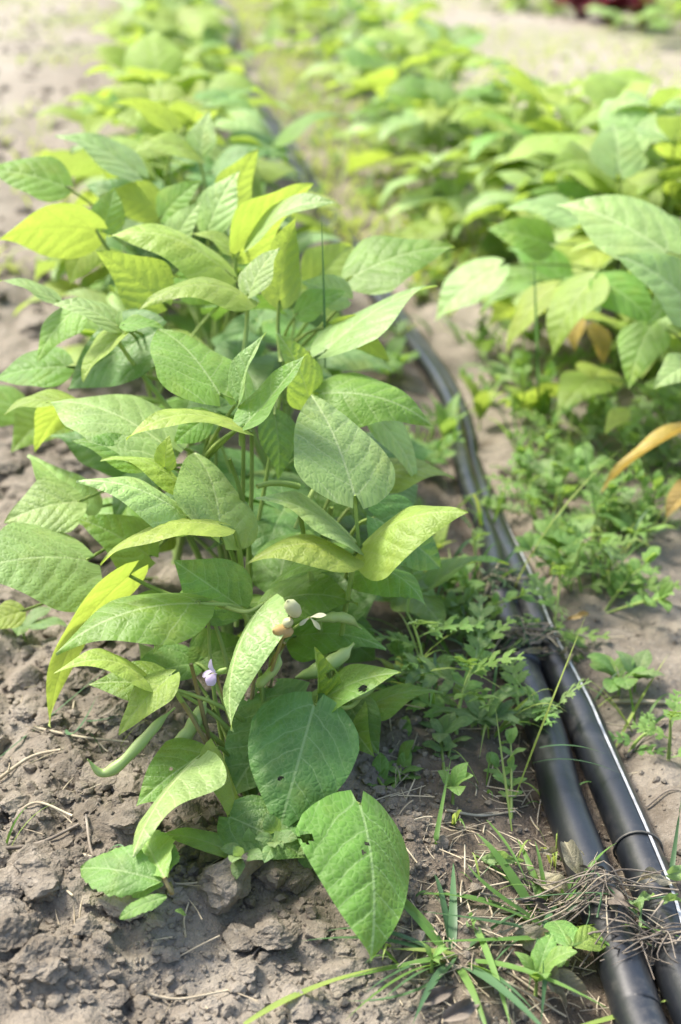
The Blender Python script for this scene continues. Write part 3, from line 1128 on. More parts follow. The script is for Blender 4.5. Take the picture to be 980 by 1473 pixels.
# plant D (left side)
H('D', 124, 806, .90, -42, 822, -.05, 138, 'bean_pale', arch=.06, fold=-.05, curl=.15, shape='broad', quilt=.008, true=1.05)
H('D', 112, 722, .95, 6, 752, -.02, 84, 'bean_pale', arch=.06, quilt=.008, true=1.0)
H('D', 118, 735, .97, 40, 655, .05, 70, 'bean_pale', arch=.04)
H('D', 215, 800, .93, 110, 745, .0, 84, 'bean', arch=.05)
H('D', 30, 880, .93, -30, 905, -.01, 45, 'bean_young_glow', arch=.05)
H('D', 95, 528, 1.06, -12, 548, .0, 66, 'bean', arch=.05)
H('D', 228, 478, 1.04, 98, 560, .0, 98, 'bean_dark', arch=.04, shape='broad', quilt=.008)
H('D', 112, 442, 1.05, 54, 522, -.02, 48, 'bean', arch=.06, curl=.3)
H('D', 102, 576, 1.0, 6, 596, -.01, 24, 'bean_young_glow', arch=.08)
H('D', 100, 580, 1.02, 50, 650, .0, 56, 'bean_young_glow', bk=1)
H('D', 80, 432, 1.06, -4, 404, .0, 24, 'bean_pale', arch=.06)
H('D', 168, 468, 1.02, 76, 438, .0, 36, 'bean_pale', arch=.08, pet=[(176, 500, 1.02), (245, 590, 1.02)])
H('D', 187, 474, 1.02, 119, 549, -.03, 28, 'bean_young_glow', arch=.05, fold=.3)
H('D', 178, 468, 1.01, 240, 476, .0, 26, 'bean', arch=.1)
H('D', 172, 470, 1.02, 176, 445, .0, 14, 'bean_pale', pet=0)
# plant E (right, reaching toward the pipe)
H('E', 470, 504, 1.02, 630, 412, .05, 54, 'bean_pale', arch=.05, fold=.05, true=.7, holes=[(-.22, .78, .075)], quilt=.006)
H('E', 462, 566, .98, 622, 612, -.01, 80, 'bean', bk=0, arch=.12, fold=-.1, curl=.2, true=.66)
H('E', 540, 600, 1.0, 598, 694, -.02, 50, 'bean_pale', arch=.06)
H('E', 445, 575, .98, 398, 478, .0, 66, 'bean', arch=.05, quilt=.008)
H('E', 395, 598, .96, 400, 690, -.02, 62, 'bean_dark', arch=.04)
H('E', 508, 398, 1.16, 654, 356, .02, 78, 'bean', arch=.05, shape='bean', fold=.1)
H('E', 500, 430, 1.12, 432, 405, .0, 52, 'bean_pale')
H('E', 402, 432, 1.06, 427, 312, .02, 68, 'bean_young_glow', bk=1, arch=.04, pet=[(400, 470, 1.06), (405, 520, 1.05)])
H('E', 358, 422, 1.02, 402, 356, .02, 42, 'bean_pale', arch=.05, pet=[(355, 470, 1.02), (350, 520, 1.0)])
H('E', 355, 426, 1.02, 199, 446, -.03, 48, 'bean_young_glow', arch=.15, curl=.2, fold=-.05, true=.6, pet=[(355, 470, 1.02), (350, 540, .99)])
H('E', 480, 470, 1.06, 560, 520, .0, 56, 'bean_young_glow', bk=1)
H('E', 430, 450, 1.10, 500, 420, .0, 46, 'bean')
# plant F
H('F', 325, 390, 1.08, 156, 340, .0, 54, 'bean_young_glow', bk=0, arch=.13, curl=.25, fold=-.1, true=.6, quilt=.008)
H('F', 234, 434, 1.08, 138, 360, .0, 88, 'bean_young_glow', bk=1, arch=.04)
H('F', 345, 362, 1.12, 452, 264, .02, 72, 'bean_young_glow', bk=1, arch=.06, pet=[(340, 372, 1.12), (335, 440, 1.12)])
H('F', 360, 352, 1.11, 482, 292, -.01, 30, 'bean_pale', arch=.12, fold=.2)
H('F', 340, 366, 1.12, 275, 336, .0, 24, 'bean_young_glow', arch=.1)
H('F', 300, 330, 1.2, 345, 246, .02, 60, 'bean_pale', arch=.05)
H('F', 330, 300, 1.26, 372, 214, .02, 58, 'bean_young_glow', bk=1)
H('F', 260, 400, 1.14, 330, 440, .0, 60, 'bean')
H('F', 250, 350, 1.2, 290, 290, .0, 50, 'bean_pale')
# plant G
H('G', 138, 330, 1.18, -4, 346, -.03, 84, 'bean_young_glow', bk=1, arch=.08, fold=-.1, pet=[(150, 350, 1.18), (200, 430, 1.2)])
H('G', 92, 268, 1.24, -20, 246, .0, 66, 'bean', arch=.05)
H('G', 200, 252, 1.32, 80, 194, .0, 48, 'bean_pale', arch=.05)
H('G', 252, 184, 1.46, 166, 147, .0, 38, 'bean_young_glow', arch=.08, bk=1)
H('G', 286, 224, 1.42, 186, 222, -.02, 40, 'bean_young_glow', arch=.14, pet=[(292, 250, 1.42), (305, 310, 1.42)])
H('G', 288, 220, 1.42, 302, 160, .02, 42, 'bean_pale', pet=0)
H('G', 232, 300, 1.30, 142, 284, .0, 62, 'bean_young_glow', bk=1)
H('G', 140, 335, 1.2, 100, 410, .0, 56, 'bean_young_glow')
H('G', 235, 310, 1.28, 290, 260, .0, 50, 'bean')
H('G', 150, 330, 1.2, 165, 270, .02, 56, 'bean')

# inner and lower leaves of those plants
for i, (k, n_, h_, sp) in enumerate([('A', 5, .13, .07), ('B', 6, .15, .07), ('C', 8, .20, .09), ('D', 9, .22, .11), ('E', 9, .20, .09), ('F', 10, .25, .11), ('G', 11, .27, .12)]):
    rt = HERO[k]
    b = Vector(rt.location) + Vector((0, .05, 0))
    bean_plant(b, h_, n_, sp, 300 + i, None, None, .35, root=rt, mats=['bean'] * 4 + ['bean_dark'] * 3 + ['bean_pale'], lsize=(.055, .085), back=True)

# ---- the rest of both rows
ORD = 'first second third fourth fifth sixth seventh eighth ninth tenth eleventh twelfth thirteenth fourteenth fifteenth'.split()
far_l = '%s leafy bean plant beyond the yellow leaved one leaning over the bare soil'
Ys = [1.62, 1.82, 2.05, 2.3, 2.6, 2.95, 3.3, 3.7, 4.15, 4.65, 5.2, 5.8, 6.5, 7.3, 8.2]
for i, Y in enumerate(Ys):
    x = float(row_x(Y)) + rnd.uniform(-.03, .02) - .03
    bean_plant((x, Y, g1(x, Y)), rnd.uniform(.27, .33), 18 if Y < 3 else 16, rnd.uniform(.105, .13), 400 + i, far_l % ORD[i],
               'far bean plants in the left row', .25, lsize=(.07, .105))


def right_x(y):
    return np.interp(y, [1.3, 1.63, 2.2, 2.8, 3.45, 5, 8, 12], [.42, .39, .30, .21, .11, -.08, -.42, -.9])


# right row: the nearest ones have leaves of their own
for k, (px, py, lab) in {'R': (985, 690, 'bean plant with broad sunlit leaf and yellowed leaf at its foot in the right row'),
                         'S': (880, 560, 'bean plant with drooping yellow green leaves above orange withered leaf')}.items():
    b = on_ground(px, py)
    HERO[k] = thing('bean_plant', lab, 'plant', b, 'bean plants in the row right of the pipes')
    top = b + Vector((0, .02, .20))
    C = bez(b - Vector((0, 0, .012)), b.lerp(top, .5) + Vector((.012, 0, 0)), top, 10)
    STEM[k] = C
    g = Geo()
    g.add(*tube(C, np.linspace(.0042, .0022, 10), 8))
    g.link('stem', 'stem', HERO[k], b)
H('R', 958, 362, 1.28, 801, 294, .06, 96, 'bean_pale', arch=.05, shape='bean')
H('R', 1000, 446, 1.25, 888, 368, .0, 72, 'bean_pale', arch=.06)
H('R', 1010, 400, 1.3, 930, 470, -.02, 60, 'bean')
H('R', 1000, 520, 1.22, 940, 560, -.02, 50, 'bean_pale')
H('R', 990, 340, 1.36, 900, 345, .0, 55, 'bean_pale')
H('R', 985, 620, 1.24, 868, 712, -.04, 22, 'bean_yellow', arch=.04, fold=.7, true=.32, bend=.06)
H('R', 1010, 700, 1.2, 958, 745, -.02, 40, 'bean_yellow', arch=.1, fold=.4)
H('R', 935, 470, 1.3, 905, 560, -.03, 75, 'bean', arch=.08)
H('R', 900, 590, 1.32, 870, 625, -.01, 28, 'bean_young_glow')
H('S', 855, 402, 1.36, 795, 512, -.03, 66, 'bean_young_glow', bk=0, arch=.08)
H('S', 862, 405, 1.36, 945, 480, -.03, 62, 'bean', arch=.1)
H('S', 800, 412, 1.42, 730, 508, -.02, 50, 'bean_young_glow', arch=.08)
H('S', 718, 384, 1.5, 626, 462, -.02, 60, 'bean_pale', arch=.06)
H('S', 850, 470, 1.52, 866, 528, -.01, 28, 'bean_yellow', arch=.1, fold=.3)
H('S', 838, 462, 1.53, 828, 506, -.01, 22, 'bean_yellow', arch=.1, fold=.3)
H('S', 890, 248, 1.6, 880, 178, .07, 76, 'bean_pale', shape='broad')
H('S', 830, 312, 1.5, 728, 300, .0, 46, 'bean_pale')
H('S', 790, 350, 1.5, 700, 330, .0, 66, 'bean')
for i, (k, n_, h_, sp) in enumerate([('R', 11, .24, .12), ('S', 12, .25, .13)]):
    rt = HERO[k]
    bean_plant(Vector(rt.location) + Vector((.02, .06, 0)), h_, n_, sp, 340 + i, None, None, .35, root=rt, lsize=(.07, .10))
far_r = '%s leafy bean plant beyond the one above the orange withered leaf'
for i, Y in enumerate([1.74, 1.9, 2.08, 2.26, 2.46, 2.7, 2.95, 3.25, 3.6, 4.0, 4.45, 5.0, 5.6, 6.3, 7.1]):
    x = float(right_x(Y)) + rnd.uniform(-.05, .06) + (.03 if Y < 1.8 else 0)
    bean_plant((x, Y, g1(x, Y)), rnd.uniform(.24, .30), 16 if Y < 2.4 else 13, rnd.uniform(.13, .16), 500 + i, far_r % ORD[i],
               'far bean plants in the right row', .25, lsize=(.08, .115))
for (px, py, h_, lab) in [(930, 440, .25, 'bean plant crowded between the broad leaved one and the next in the right row'),
                          (830, 360, .24, 'bean plant with small bright leaves filling the middle of the right row'),
                          (1040, 520, .25, 'bean plant with pale leaves outside the right row by the bare dry soil'),
                          (1000, 420, .24, 'bean plant with rounded leaves at the dry soil edge of the right row')]:
    b = on_ground(px, py)
    bean_plant(b, h_, 14, .14, int(px), lab, 'bean plants in the row right of the pipes', .3, lsize=(.07, .10))

# ------------------------------------------------------------------ pods, flower and buds of the front plant
rootA = HERO['A']
oA = tuple(rootA.location)


def pod(root, pts, r, name='pod'):
    C = smooth_path([tuple(p) for p in pts], 7)
    n = len(C)
    t = np.linspace(0, 1, n)
    rad = r * (.16 + .84 * sstep(.04, .34, t)) * np.clip((1 - t) / .30, .06, 1) ** .7
    rad = rad * (1 + .09 * np.sin(t * 30 + 1))
    V, F = tube(C, rad, 12)
    return link_mesh(name, V, F, 'pod', root, origin=tuple(root.location))


pod(rootA, [at(252, 1018, .772), at(232, 1036, .765), at(205, 1066, .755), at(172, 1100, .745), at(146, 1112, .742), at(126, 1092, .742)], .0036)
pod(rootA, [at(300, 1000, .785), at(285, 1030, .778), at(264, 1062, .775), at(226, 1086, .778)], .0046)
pod(rootA, [at(335, 1150, .79), at(330, 1190, .78), at(322, 1222, .77)], .0046)
pod(rootA, [at(402, 935, .795), at(398, 958, .79), at(375, 982, .785), at(368, 985, .785)], .0032)
pod(HERO['B'], [at(510, 925, .83), at(490, 945, .825), at(455, 965, .82), at(425, 975, .82)], .0050)
pod(HERO['B'], [at(520, 905, .86), at(500, 890, .85), at(478, 888, .85), at(455, 893, .85)], .0036)


def petal(root, p0, p1, n, wr, mat, name='petal', **kw):
    V, F, uv = leaf_geo(p0, p1, n, wr, nl=12, nw=5, shape='spoon', quilt=0, **kw)
    return link_mesh(name, V, F, mat, root, uv, origin=tuple(root.location))


def blossom(root, c, size, d, mat, label=None):
    d = Vector(d).normalized()
    up = Vector((0, -.3, 1))
    s = d.cross(up).normalized()
    up = s.cross(d)
    o = link_mesh('flower', *tube([c - d * size * .7, c - d * size * .3, c + d * size * .1], [size * .12, size * .2, size * .1], 8), 'stem', root, origin=tuple(root.location))
    if label:
        o['label'] = label
    for q in (petal(root, c, c + d * size * .5 + up * size * .9, -d + up * .3, 1.3, mat, arch=-.1, curl=-.4),
              petal(root, c, c + d * size * .9 + s * size * .45 - up * size * .25, up + s * .5, .8, mat, arch=.2, curl=.5),
              petal(root, c, c + d * size * .9 - s * size * .45 - up * size * .25, up - s * .5, .8, mat, arch=.2, curl=.5),
              petal(root, c, c + d * size * .65 - up * size * .1, up, .6, 'bud', arch=.2, curl=.6)):
        q.parent = o
    return o


blossom(rootA, at(312, 968, .765), .0095, (-.9, -.4, -.2), 'petal', 'mauve pea-like flower')
petiole(rootA, at(330, 1020, .78), at(318, 1000, .775), at(312, 968, .768), .0009, .0007, 'stem_brown', 'flower_stalk')


def bud(root, c, size, d, mat='bud'):
    d = Vector(d).normalized()
    C = [c + d * size * t for t in (-.6, -.4, 0, .4, .62, .7)]
    return link_mesh('bud', *tube(C, [size * .12, size * .32, size * .42, size * .36, size * .18, size * .02], 10), mat, root, origin=tuple(root.location))


bud(rootA, at(422, 876, .775), .0115, (-.3, -.2, .6))
bud(rootA, at(408, 908, .775), .011, (-.6, -.3, .2), 'petal_brown')
bud(rootA, at(414, 896, .775), .008, (.2, -.4, .4))
for dx, dy in ((-10, 8), (16, -2), (10, 12)):
    petal(rootA, at(446, 888, .775), at(446 + dx * 1.5, 888 + dy * 1.5, .772), (0, -.6, .8), .35, 'bud', 'petal')
petiole(rootA, at(385, 985, .79), at(400, 930, .78), at(420, 885, .775), .0013, .0009, 'stem_brown', 'flower_stalk')
petiole(rootA, at(405, 920, .78), at(425, 900, .776), at(446, 888, .775), .0009, .0007, 'stem', 'flower_stalk')
# bare reddish stalks at the front plant's heart
for pts in ([(318, 1130, .79), (300, 1060, .775), (275, 955, .77)], [(345, 1180, .79), (310, 1080, .775), (262, 1010, .765)], [(392, 1000, .81), (378, 960, .80), (410, 925, .79)],
            [(340, 1190, .79), (360, 1050, .80), (372, 900, .80)], [(350, 1190, .79), (300, 1010, .80), (300, 890, .82)]):
    petiole(rootA, at(*pts[0]), at(*pts[1]), at(*pts[2]), .0019, .0013, rnd.choice(['stem', 'stem_brown']))
for pts in ([(478, 1000, .9), (470, 960, .87), (432, 740, .88)], [(455, 700, .93), (440, 725, .92), (425, 760, .91)], [(430, 700, .93), (395, 690, .92), (370, 700, .91)]):
    petiole(HERO['B'], at(*pts[0]), at(*pts[1]), at(*pts[2]), .0024, .0018)
for pts in ([(350, 880, .90), (365, 760, .90), (362, 620, .90)], [(340, 900, .92), (352, 760, .91), (350, 600, .90)], [(355, 900, .9), (372, 760, .89), (330, 660, .88)], [(345, 880, .95), (385, 700, .95), (410, 520, 1.0)]):
    petiole(HERO['C'], at(*pts[0]), at(*pts[1]), at(*pts[2]), .0021, .0015)

# ------------------------------------------------------------------ weeds
def to_mesh(name, V, F, uv, mat):
    me = bpy.data.meshes.new(name)
    me.from_pydata(np.asarray(V).tolist(), [], F)
    ul = me.uv_layers.new(name='UVMap')
    idx = np.empty(len(me.loops), np.int32)
    me.loops.foreach_get('vertex_index', idx)
    ul.data.foreach_set('uv', np.asarray(uv, np.float32)[idx].ravel())
    me.polygons.foreach_set('use_smooth', np.ones(len(me.polygons), bool))
    me.materials.append(M[mat])
    return me


def feather_mesh(k, mat='weed'):
    """a deeply cut, fern-like leaf along +Y, length 1"""
    r = random.Random(900 + k)
    g = Geo()
    n = 4
    C = np.array([(0.02 * math.sin(t * 5 + k), t, .10 * math.sin(t * 2.6) - .12 * t * t) for t in np.linspace(0, 1, 9)])
    w = np.array([.018, .02, .03, .035, .04, .045, .04, .03, .004])
    V = np.concatenate([C - np.c_[w, w * 0, -w * .3], C, C + np.c_[w, w * 0, w * .3]])
    F = []
    for i in range(8):
        F += [(i, 9 + i, 10 + i, i + 1), (9 + i, 18 + i, 19 + i, 10 + i)]
    g.add(V, F, np.c_[V[:, 0], V[:, 1]])
    for i in range(n):
        t = .22 + .70 * i / (n - 1)
        ln = .34 * math.sin(math.pi * (.18 + .72 * t)) * r.uniform(.85, 1.15)
        b = np.array([np.interp(t, C[:, 1], C[:, 0]), t, np.interp(t, C[:, 1], C[:, 2])])
        for sg in (-1, 1):
            d = np.array([sg * .8, .62 + .25 * t, r.uniform(-.15, .15)])
            d /= np.linalg.norm(d)
            V, F, uv = leaf_geo(b, b + d * ln, (0, 0, 1), .50, nl=6, nw=2, shape='lance', quilt=0, wave=.03, seed=k * 31 + i)
            g.add(V, F, uv)
            for q, sd in ((.45, 1), (.55, -1)):
                e = np.array([d[0] * .75 - sd * d[1] * .6, d[1] * .75 + sd * d[0] * .6, d[2]])
                bb = b + d * ln * q
                V, F, uv = leaf_geo(bb, bb + e * ln * .40, (0, 0, 1), .55, nl=4, nw=2, shape='lance', quilt=0, wave=.03, seed=k * 7 + i)
                g.add(V, F, uv)
    V, F, uv = leaf_geo(C[7], C[8] + np.array([0, .06, -.02]), (0, 0, 1), .5, nl=6, nw=2, shape='lance', quilt=0, seed=k)
    g.add(V, F, uv)
    return to_mesh('leaf', np.vstack(g.v), g.f, np.vstack(g.u), mat)


FEATHER = [feather_mesh(k) for k in range(5)] + [feather_mesh(k, 'weed_grey') for k in range(5, 7)]
SMALL = {}
for mt in ('weed', 'weed_grey', 'bean_young_glow'):
    for k in range(5):
        for shp, wr, se in (('oval', .62, 0), ('oval', .5, .12), ('spoon', .6, 0), ('lance', .34, 0)):
            V, F, uv = leaf_geo((0, 0, 0), (0, 1, 0), (0, 0, 1), wr * (.9 + .05 * k), arch=.05, droop=.15 + .04 * k, fold=.2, curl=.2, seed=k * 5 + 2, nl=12, nw=4,
                                shape=shp, quilt=.008, wave=.03, serr=se, sn=8, cord=0)
            SMALL.setdefault((mt, shp if not se else 'serrate'), []).append(to_mesh('leaf', V, F, uv, mt))


def feather_weed(base, lean, L, n, seed, label, group=None, height=.08):
    """stalk with opposite feathery leaves and an upright tuft on top"""
    r = random.Random(seed)
    base = Vector(base)
    root = thing('feathery_weed', label, 'weed', base, group)
    top = base + Vector(lean)
    mid = base.lerp(top, .5) + Vector((r.uniform(-.01, .01), r.uniform(-.01, .01), height * .12))
    C = bez(base - Vector((0, 0, .005)), mid, top, 10)
    link_mesh('stem', *tube(C, np.linspace(.0016, .0008, 10), 6), 'stem', root, origin=tuple(base))
    for i in range(n):
        t = .2 + .8 * i / max(1, n - 1)
        p = Vector(C[min(9, int(t * 9))])
        az = (i % 2) * math.pi + (i // 2) * 1.6 + r.uniform(-.5, .5)
        tilt = .15 + .9 * t ** 3 + r.uniform(-.25, .25)
        ax = Vector((math.cos(az), math.sin(az), tilt))
        nn = Vector((-math.cos(az) * tilt, -math.sin(az) * tilt, 1)) + Vector((r.uniform(-.3, .3), r.uniform(-.5, .1), 0))
        put('leaf', r.choice(FEATHER), Matrix.Translation(-base) @ frame(p, ax, nn, L * r.uniform(.75, 1.15) * (1.05 - .35 * t)), root)
    return root


def pair_weed(base, tips, L, kind, mat, seed, label, group=None, step=.016, name='leafy_weed'):
    """sprawling stems with small leaves in opposite pairs"""
    r = random.Random(seed)
    base = Vector(base)
    root = thing(name, label, 'weed', base, group)
    for tip in tips:
        tip = Vector(tip)
        mid = base.lerp(tip, .5) + Vector((r.uniform(-.008, .008), r.uniform(-.008, .008), .3 * (tip - base).length * r.uniform(.1, .5)))
        n = max(3, int((tip - base).length / step))
        C = bez(base - Vector((0, 0, .004)), mid, tip, max(6, n + 1))
        link_mesh('stem', *tube(C, np.linspace(.0013, .0007, len(C)), 6), 'stem', root, origin=tuple(base))
        for i in range(2, len(C)):
            p = Vector(C[i])
            d = (Vector(C[i]) - Vector(C[i - 1])).normalized()
            q = Vector((r.uniform(-1, 1), r.uniform(-1, 1), .3)) if i % 2 else Vector((0, 0, 1))
            s = d.cross(q)
            if s.length < .1:
                s = d.cross(Vector((1, 0, 0)))
            s.normalize()
            last = i >= len(C) - 1
            for sg in ((1, -1, 0) if last else (1, -1)):
                ax = s * sg + d * (.5 if not last else .9) + Vector((0, 0, .15))
                nn = Vector((0, -.2, 1)) + d * .4
                put('leaf', r.choice(SMALL[mat, kind]), Matrix.Translation(-base) @ frame(p, ax, nn, L * r.uniform(.7, 1.1) * (1 if i > 2 else .8)), root)
    return root


def rosette(base, n, L, kind, mat, seed, label, group=None, tilt=(.2, .9), name='leafy_weed', stalk=.012):
    r = random.Random(seed)
    base = Vector(base)
    root = thing(name, label, 'weed', base, group)
    hub = base + Vector((0, 0, stalk))
    link_mesh('stem', *tube([base - Vector((0, 0, .004)), base.lerp(hub, .5), hub], [.0013, .0011, .0008], 6), 'stem', root, origin=tuple(base))
    for i in range(n):
        az = i * 2.399 + r.uniform(-.3, .3)
        ti = r.uniform(*tilt)
        ax = Vector((math.cos(az), math.sin(az), ti))
        nn = Vector((-math.cos(az) * ti, -math.sin(az) * ti, 1))
        put('leaf', r.choice(SMALL[mat, kind]), Matrix.Translation(-base) @ frame(hub, ax, nn, L * r.uniform(.65, 1.1)), root)
    return root


def grass_tuft(base, n, Lr, w, seed, label, group=None, mats=('grass', 'grass_dark'), spread=.9, lift=.9, name='grass_tuft'):
    r = random.Random(seed)
    base = Vector(base)
    root = thing(name, label, 'grass', base, group)
    for i in range(n):
        az = r.uniform(0, 6.28)
        L = r.uniform(*Lr)
        o = Vector((math.cos(az), math.sin(az), 0))
        b = base + o * .003 - Vector((0, 0, .003))
        c = b + o * L * .35 * spread + Vector((0, 0, L * .62 * lift))
        e = b + o * L * r.uniform(.5, .95) * spread + Vector((0, 0, L * r.uniform(.15, .7) * lift))
        link_mesh('blade', *blade_geo(b, c, e, w * r.uniform(.7, 1.2), 9, roll=r.uniform(-1, 1)), r.choice(mats), root, origin=tuple(base))
    return root


def blade(pts, w, mat, label, group='long grass blades near the pipes', n=14):
    """one long blade through three points given as (px, py, Y or None for the ground)"""
    P = [on_ground(x, y) + Vector((0, 0, .002)) if Y is None else lift(at(x, y, Y), .006) for x, y, Y in pts]
    ctrl = P[1] * 2 - (P[0] + P[2]) * .5
    V, F = blade_geo(P[0], ctrl, P[2], w, n, .3, rnd.uniform(-.6, .6))
    o = link_mesh('grass_shoot', V, F, mat, origin=tuple(P[0]))
    o.location = P[0]
    return tag(o, label, 'grass', group)


# --- weeds one can tell apart
b = on_ground(655, 1085)
feather_weed(b, at(690, 945, .90) - b, .062, 9, 21, 'tall feathery leaved weed between the front bean plant and the pipes')
b = on_ground(690, 1040)
feather_weed(b, at(800, 1020, .88) - b, .05, 6, 22, 'feathery weed leaning its leaf across the plain pipe')
b = on_ground(612, 1070)
feather_weed(b, at(585, 880, .93) - b, .058, 8, 23, 'feathery leaved weed close behind the stout stalked bean')
b = on_ground(790, 930)
feather_weed(b, at(805, 835, 1.06) - b, .048, 7, 24, 'small feathery weed sprouting between the two pipes')
b = on_ground(885, 770)
feather_weed(b, at(860, 700, 1.25) - b, .055, 6, 25, 'broad feathery weed near the yellow bean leaf')
b = on_ground(955, 640)
feather_weed(b, at(945, 565, 1.35) - b, .06, 7, 26, 'pale feathery weed under the right row beside the yellow leaf')
b = on_ground(800, 730)
feather_weed(b, at(790, 690, 1.28) - b, .05, 6, 27, 'low feathery weed right of the pipes by the dark clod')
b = on_ground(930, 850)
feather_weed(b, at(925, 835, 1.15) - b, .03, 6, 28, 'tiny feathery weed on the bare soil right of the pipes')
b = on_ground(410, 1245)
pair_weed(b, [lift(at(345, 1235, .735), .02), lift(at(395, 1215, .73), .03), lift(at(455, 1230, .74), .02)], .0165, 'oval', 'weed_grey', 31, 'small sprawling weed with paired oval leaves at the front bean plant\'s foot', step=.016)
b = on_ground(560, 1180)
pair_weed(b, [at(530, 1085, .84), at(575, 1075, .85), at(600, 1100, .84), at(545, 1130, .81)], .025, 'oval', 'weed', 32, 'bushy weed with paired oval leaves beside the big drooping bean leaf', step=.014)
b = on_ground(640, 1170)
pair_weed(b, [at(625, 1040, .88), at(655, 1060, .87)], .018, 'oval', 'weed_grey', 33, 'upright weed with paired grey green leaves left of the plain pipe', step=.016)
b = on_ground(735, 1195)
pair_weed(b, [at(735, 1070, .84), at(715, 1105, .82)], .015, 'oval', 'weed', 34, 'thin stalked weed with rounded leaves against the plain pipe', step=.024)
b = on_ground(240, 1290)
r_ = thing('serrated_weed', 'pale serrated leaved weed growing among the clods at the front', 'weed', b)
for (bx, by, tx, ty, dz, w) in [(232, 1268, 116, 1250, .735, .62), (236, 1262, 205, 1205, .755, .45), (240, 1262, 234, 1212, .76, .42), (235, 1272, 190, 1290, .735, .45),
                                (240, 1290, 172, 1322, .715, .42), (252, 1310, 268, 1316, .72, .5), (238, 1258, 250, 1230, .75, .5)]:
    p0, p1 = lift(at(bx, by, .742), .02), lift(at(tx, ty, dz), .012)
    V, F, uv = leaf_geo(p0, p1, (-.15, -.35, 1), w, nl=24, nw=7, shape='oval', serr=.16, sn=9, cord=0, quilt=.008, wave=.03, seed=bx)
    link_mesh('leaf', V, F, 'weed', r_, uv, origin=tuple(b))
link_mesh('stem', *tube(smooth_path([tuple(b - Vector((0, 0, .004))), tuple(lift(at(248, 1285, .735), .01)), tuple(lift(at(236, 1262, .742), .02))], 5), .0013, 6), 'stem_brown', r_, origin=tuple(b))
b = on_ground(815, 1385)
r_ = thing('seedling', 'fresh green seedling with toothed round leaves against the plain pipe', 'weed', b)
for (bx, by, tx, ty, Y, w) in [(820, 1362, 796, 1325, .665, .78), (826, 1362, 868, 1345, .655, .7), (815, 1368, 776, 1388, .645, .72), (822, 1360, 832, 1338, .66, .6)]:
    p0, p1 = lift(at(bx, by, .655), .016), lift(at(tx, ty, Y), .012)
    V, F, uv = leaf_geo(p0, p1, (0, -.45, 1), w, nl=22, nw=7, shape='oval', serr=.09, sn=9, cord=0, quilt=.006, seed=bx)
    link_mesh('leaf', V, F, 'bean_young_glow' if bx == 826 else 'weed', r_, uv, origin=tuple(b))
link_mesh('stem', *tube([b - Vector((0, 0, .004)), b.lerp(lift(at(820, 1362, .655), .016), .5), lift(at(820, 1362, .655), .016)], .0014, 6), 'stem', r_, origin=tuple(b))
b = on_ground(40, 965)
rosette(b, 6, .034, 'oval', 'weed_grey', 41, 'grey green rosette weed lying on the soil left of the beans', tilt=(.0, .3))
for (px, py, L, kind, mt, lab) in [(650, 1190, .02, 'oval', 'weed', 'tiny round leaved weed beside the plain pipe near the dry leaves'),
                                   (620, 1430, .016, 'lance', 'weed', 'tiny sprout among grey withered leaves at the front'),
                                   (770, 1440, .03, 'serrate', 'weed', 'small curled green weed under the withered leaves by the pipe'),
                                   (690, 615, .055, 'lance', 'bean_young_glow', 'upright bright green leafy sprout close right of the pipes'),
                                   (640, 640, .06, 'lance', 'weed', 'broad leaved weed lying over the pipes behind the bean leaves'),
                                   (645, 880, .045, 'spoon', 'weed', 'soft leaved weed standing left of the pipe coupling')]:
    b = on_ground(px, py)
    rosette(b, 4, L, kind, mt, px, lab, tilt=(.3, 1.2) if L < .05 else (.5, 2.0))

# --- the low growth between the rows: many small weeds of three kinds
def right_of_pipe(px, py):
    P = [q for q in P1_PX]
    ys = [q[1] for q in P][::-1]
    xs = [q[0] for q in P][::-1]
    return px - float(np.interp(py, ys, xs))


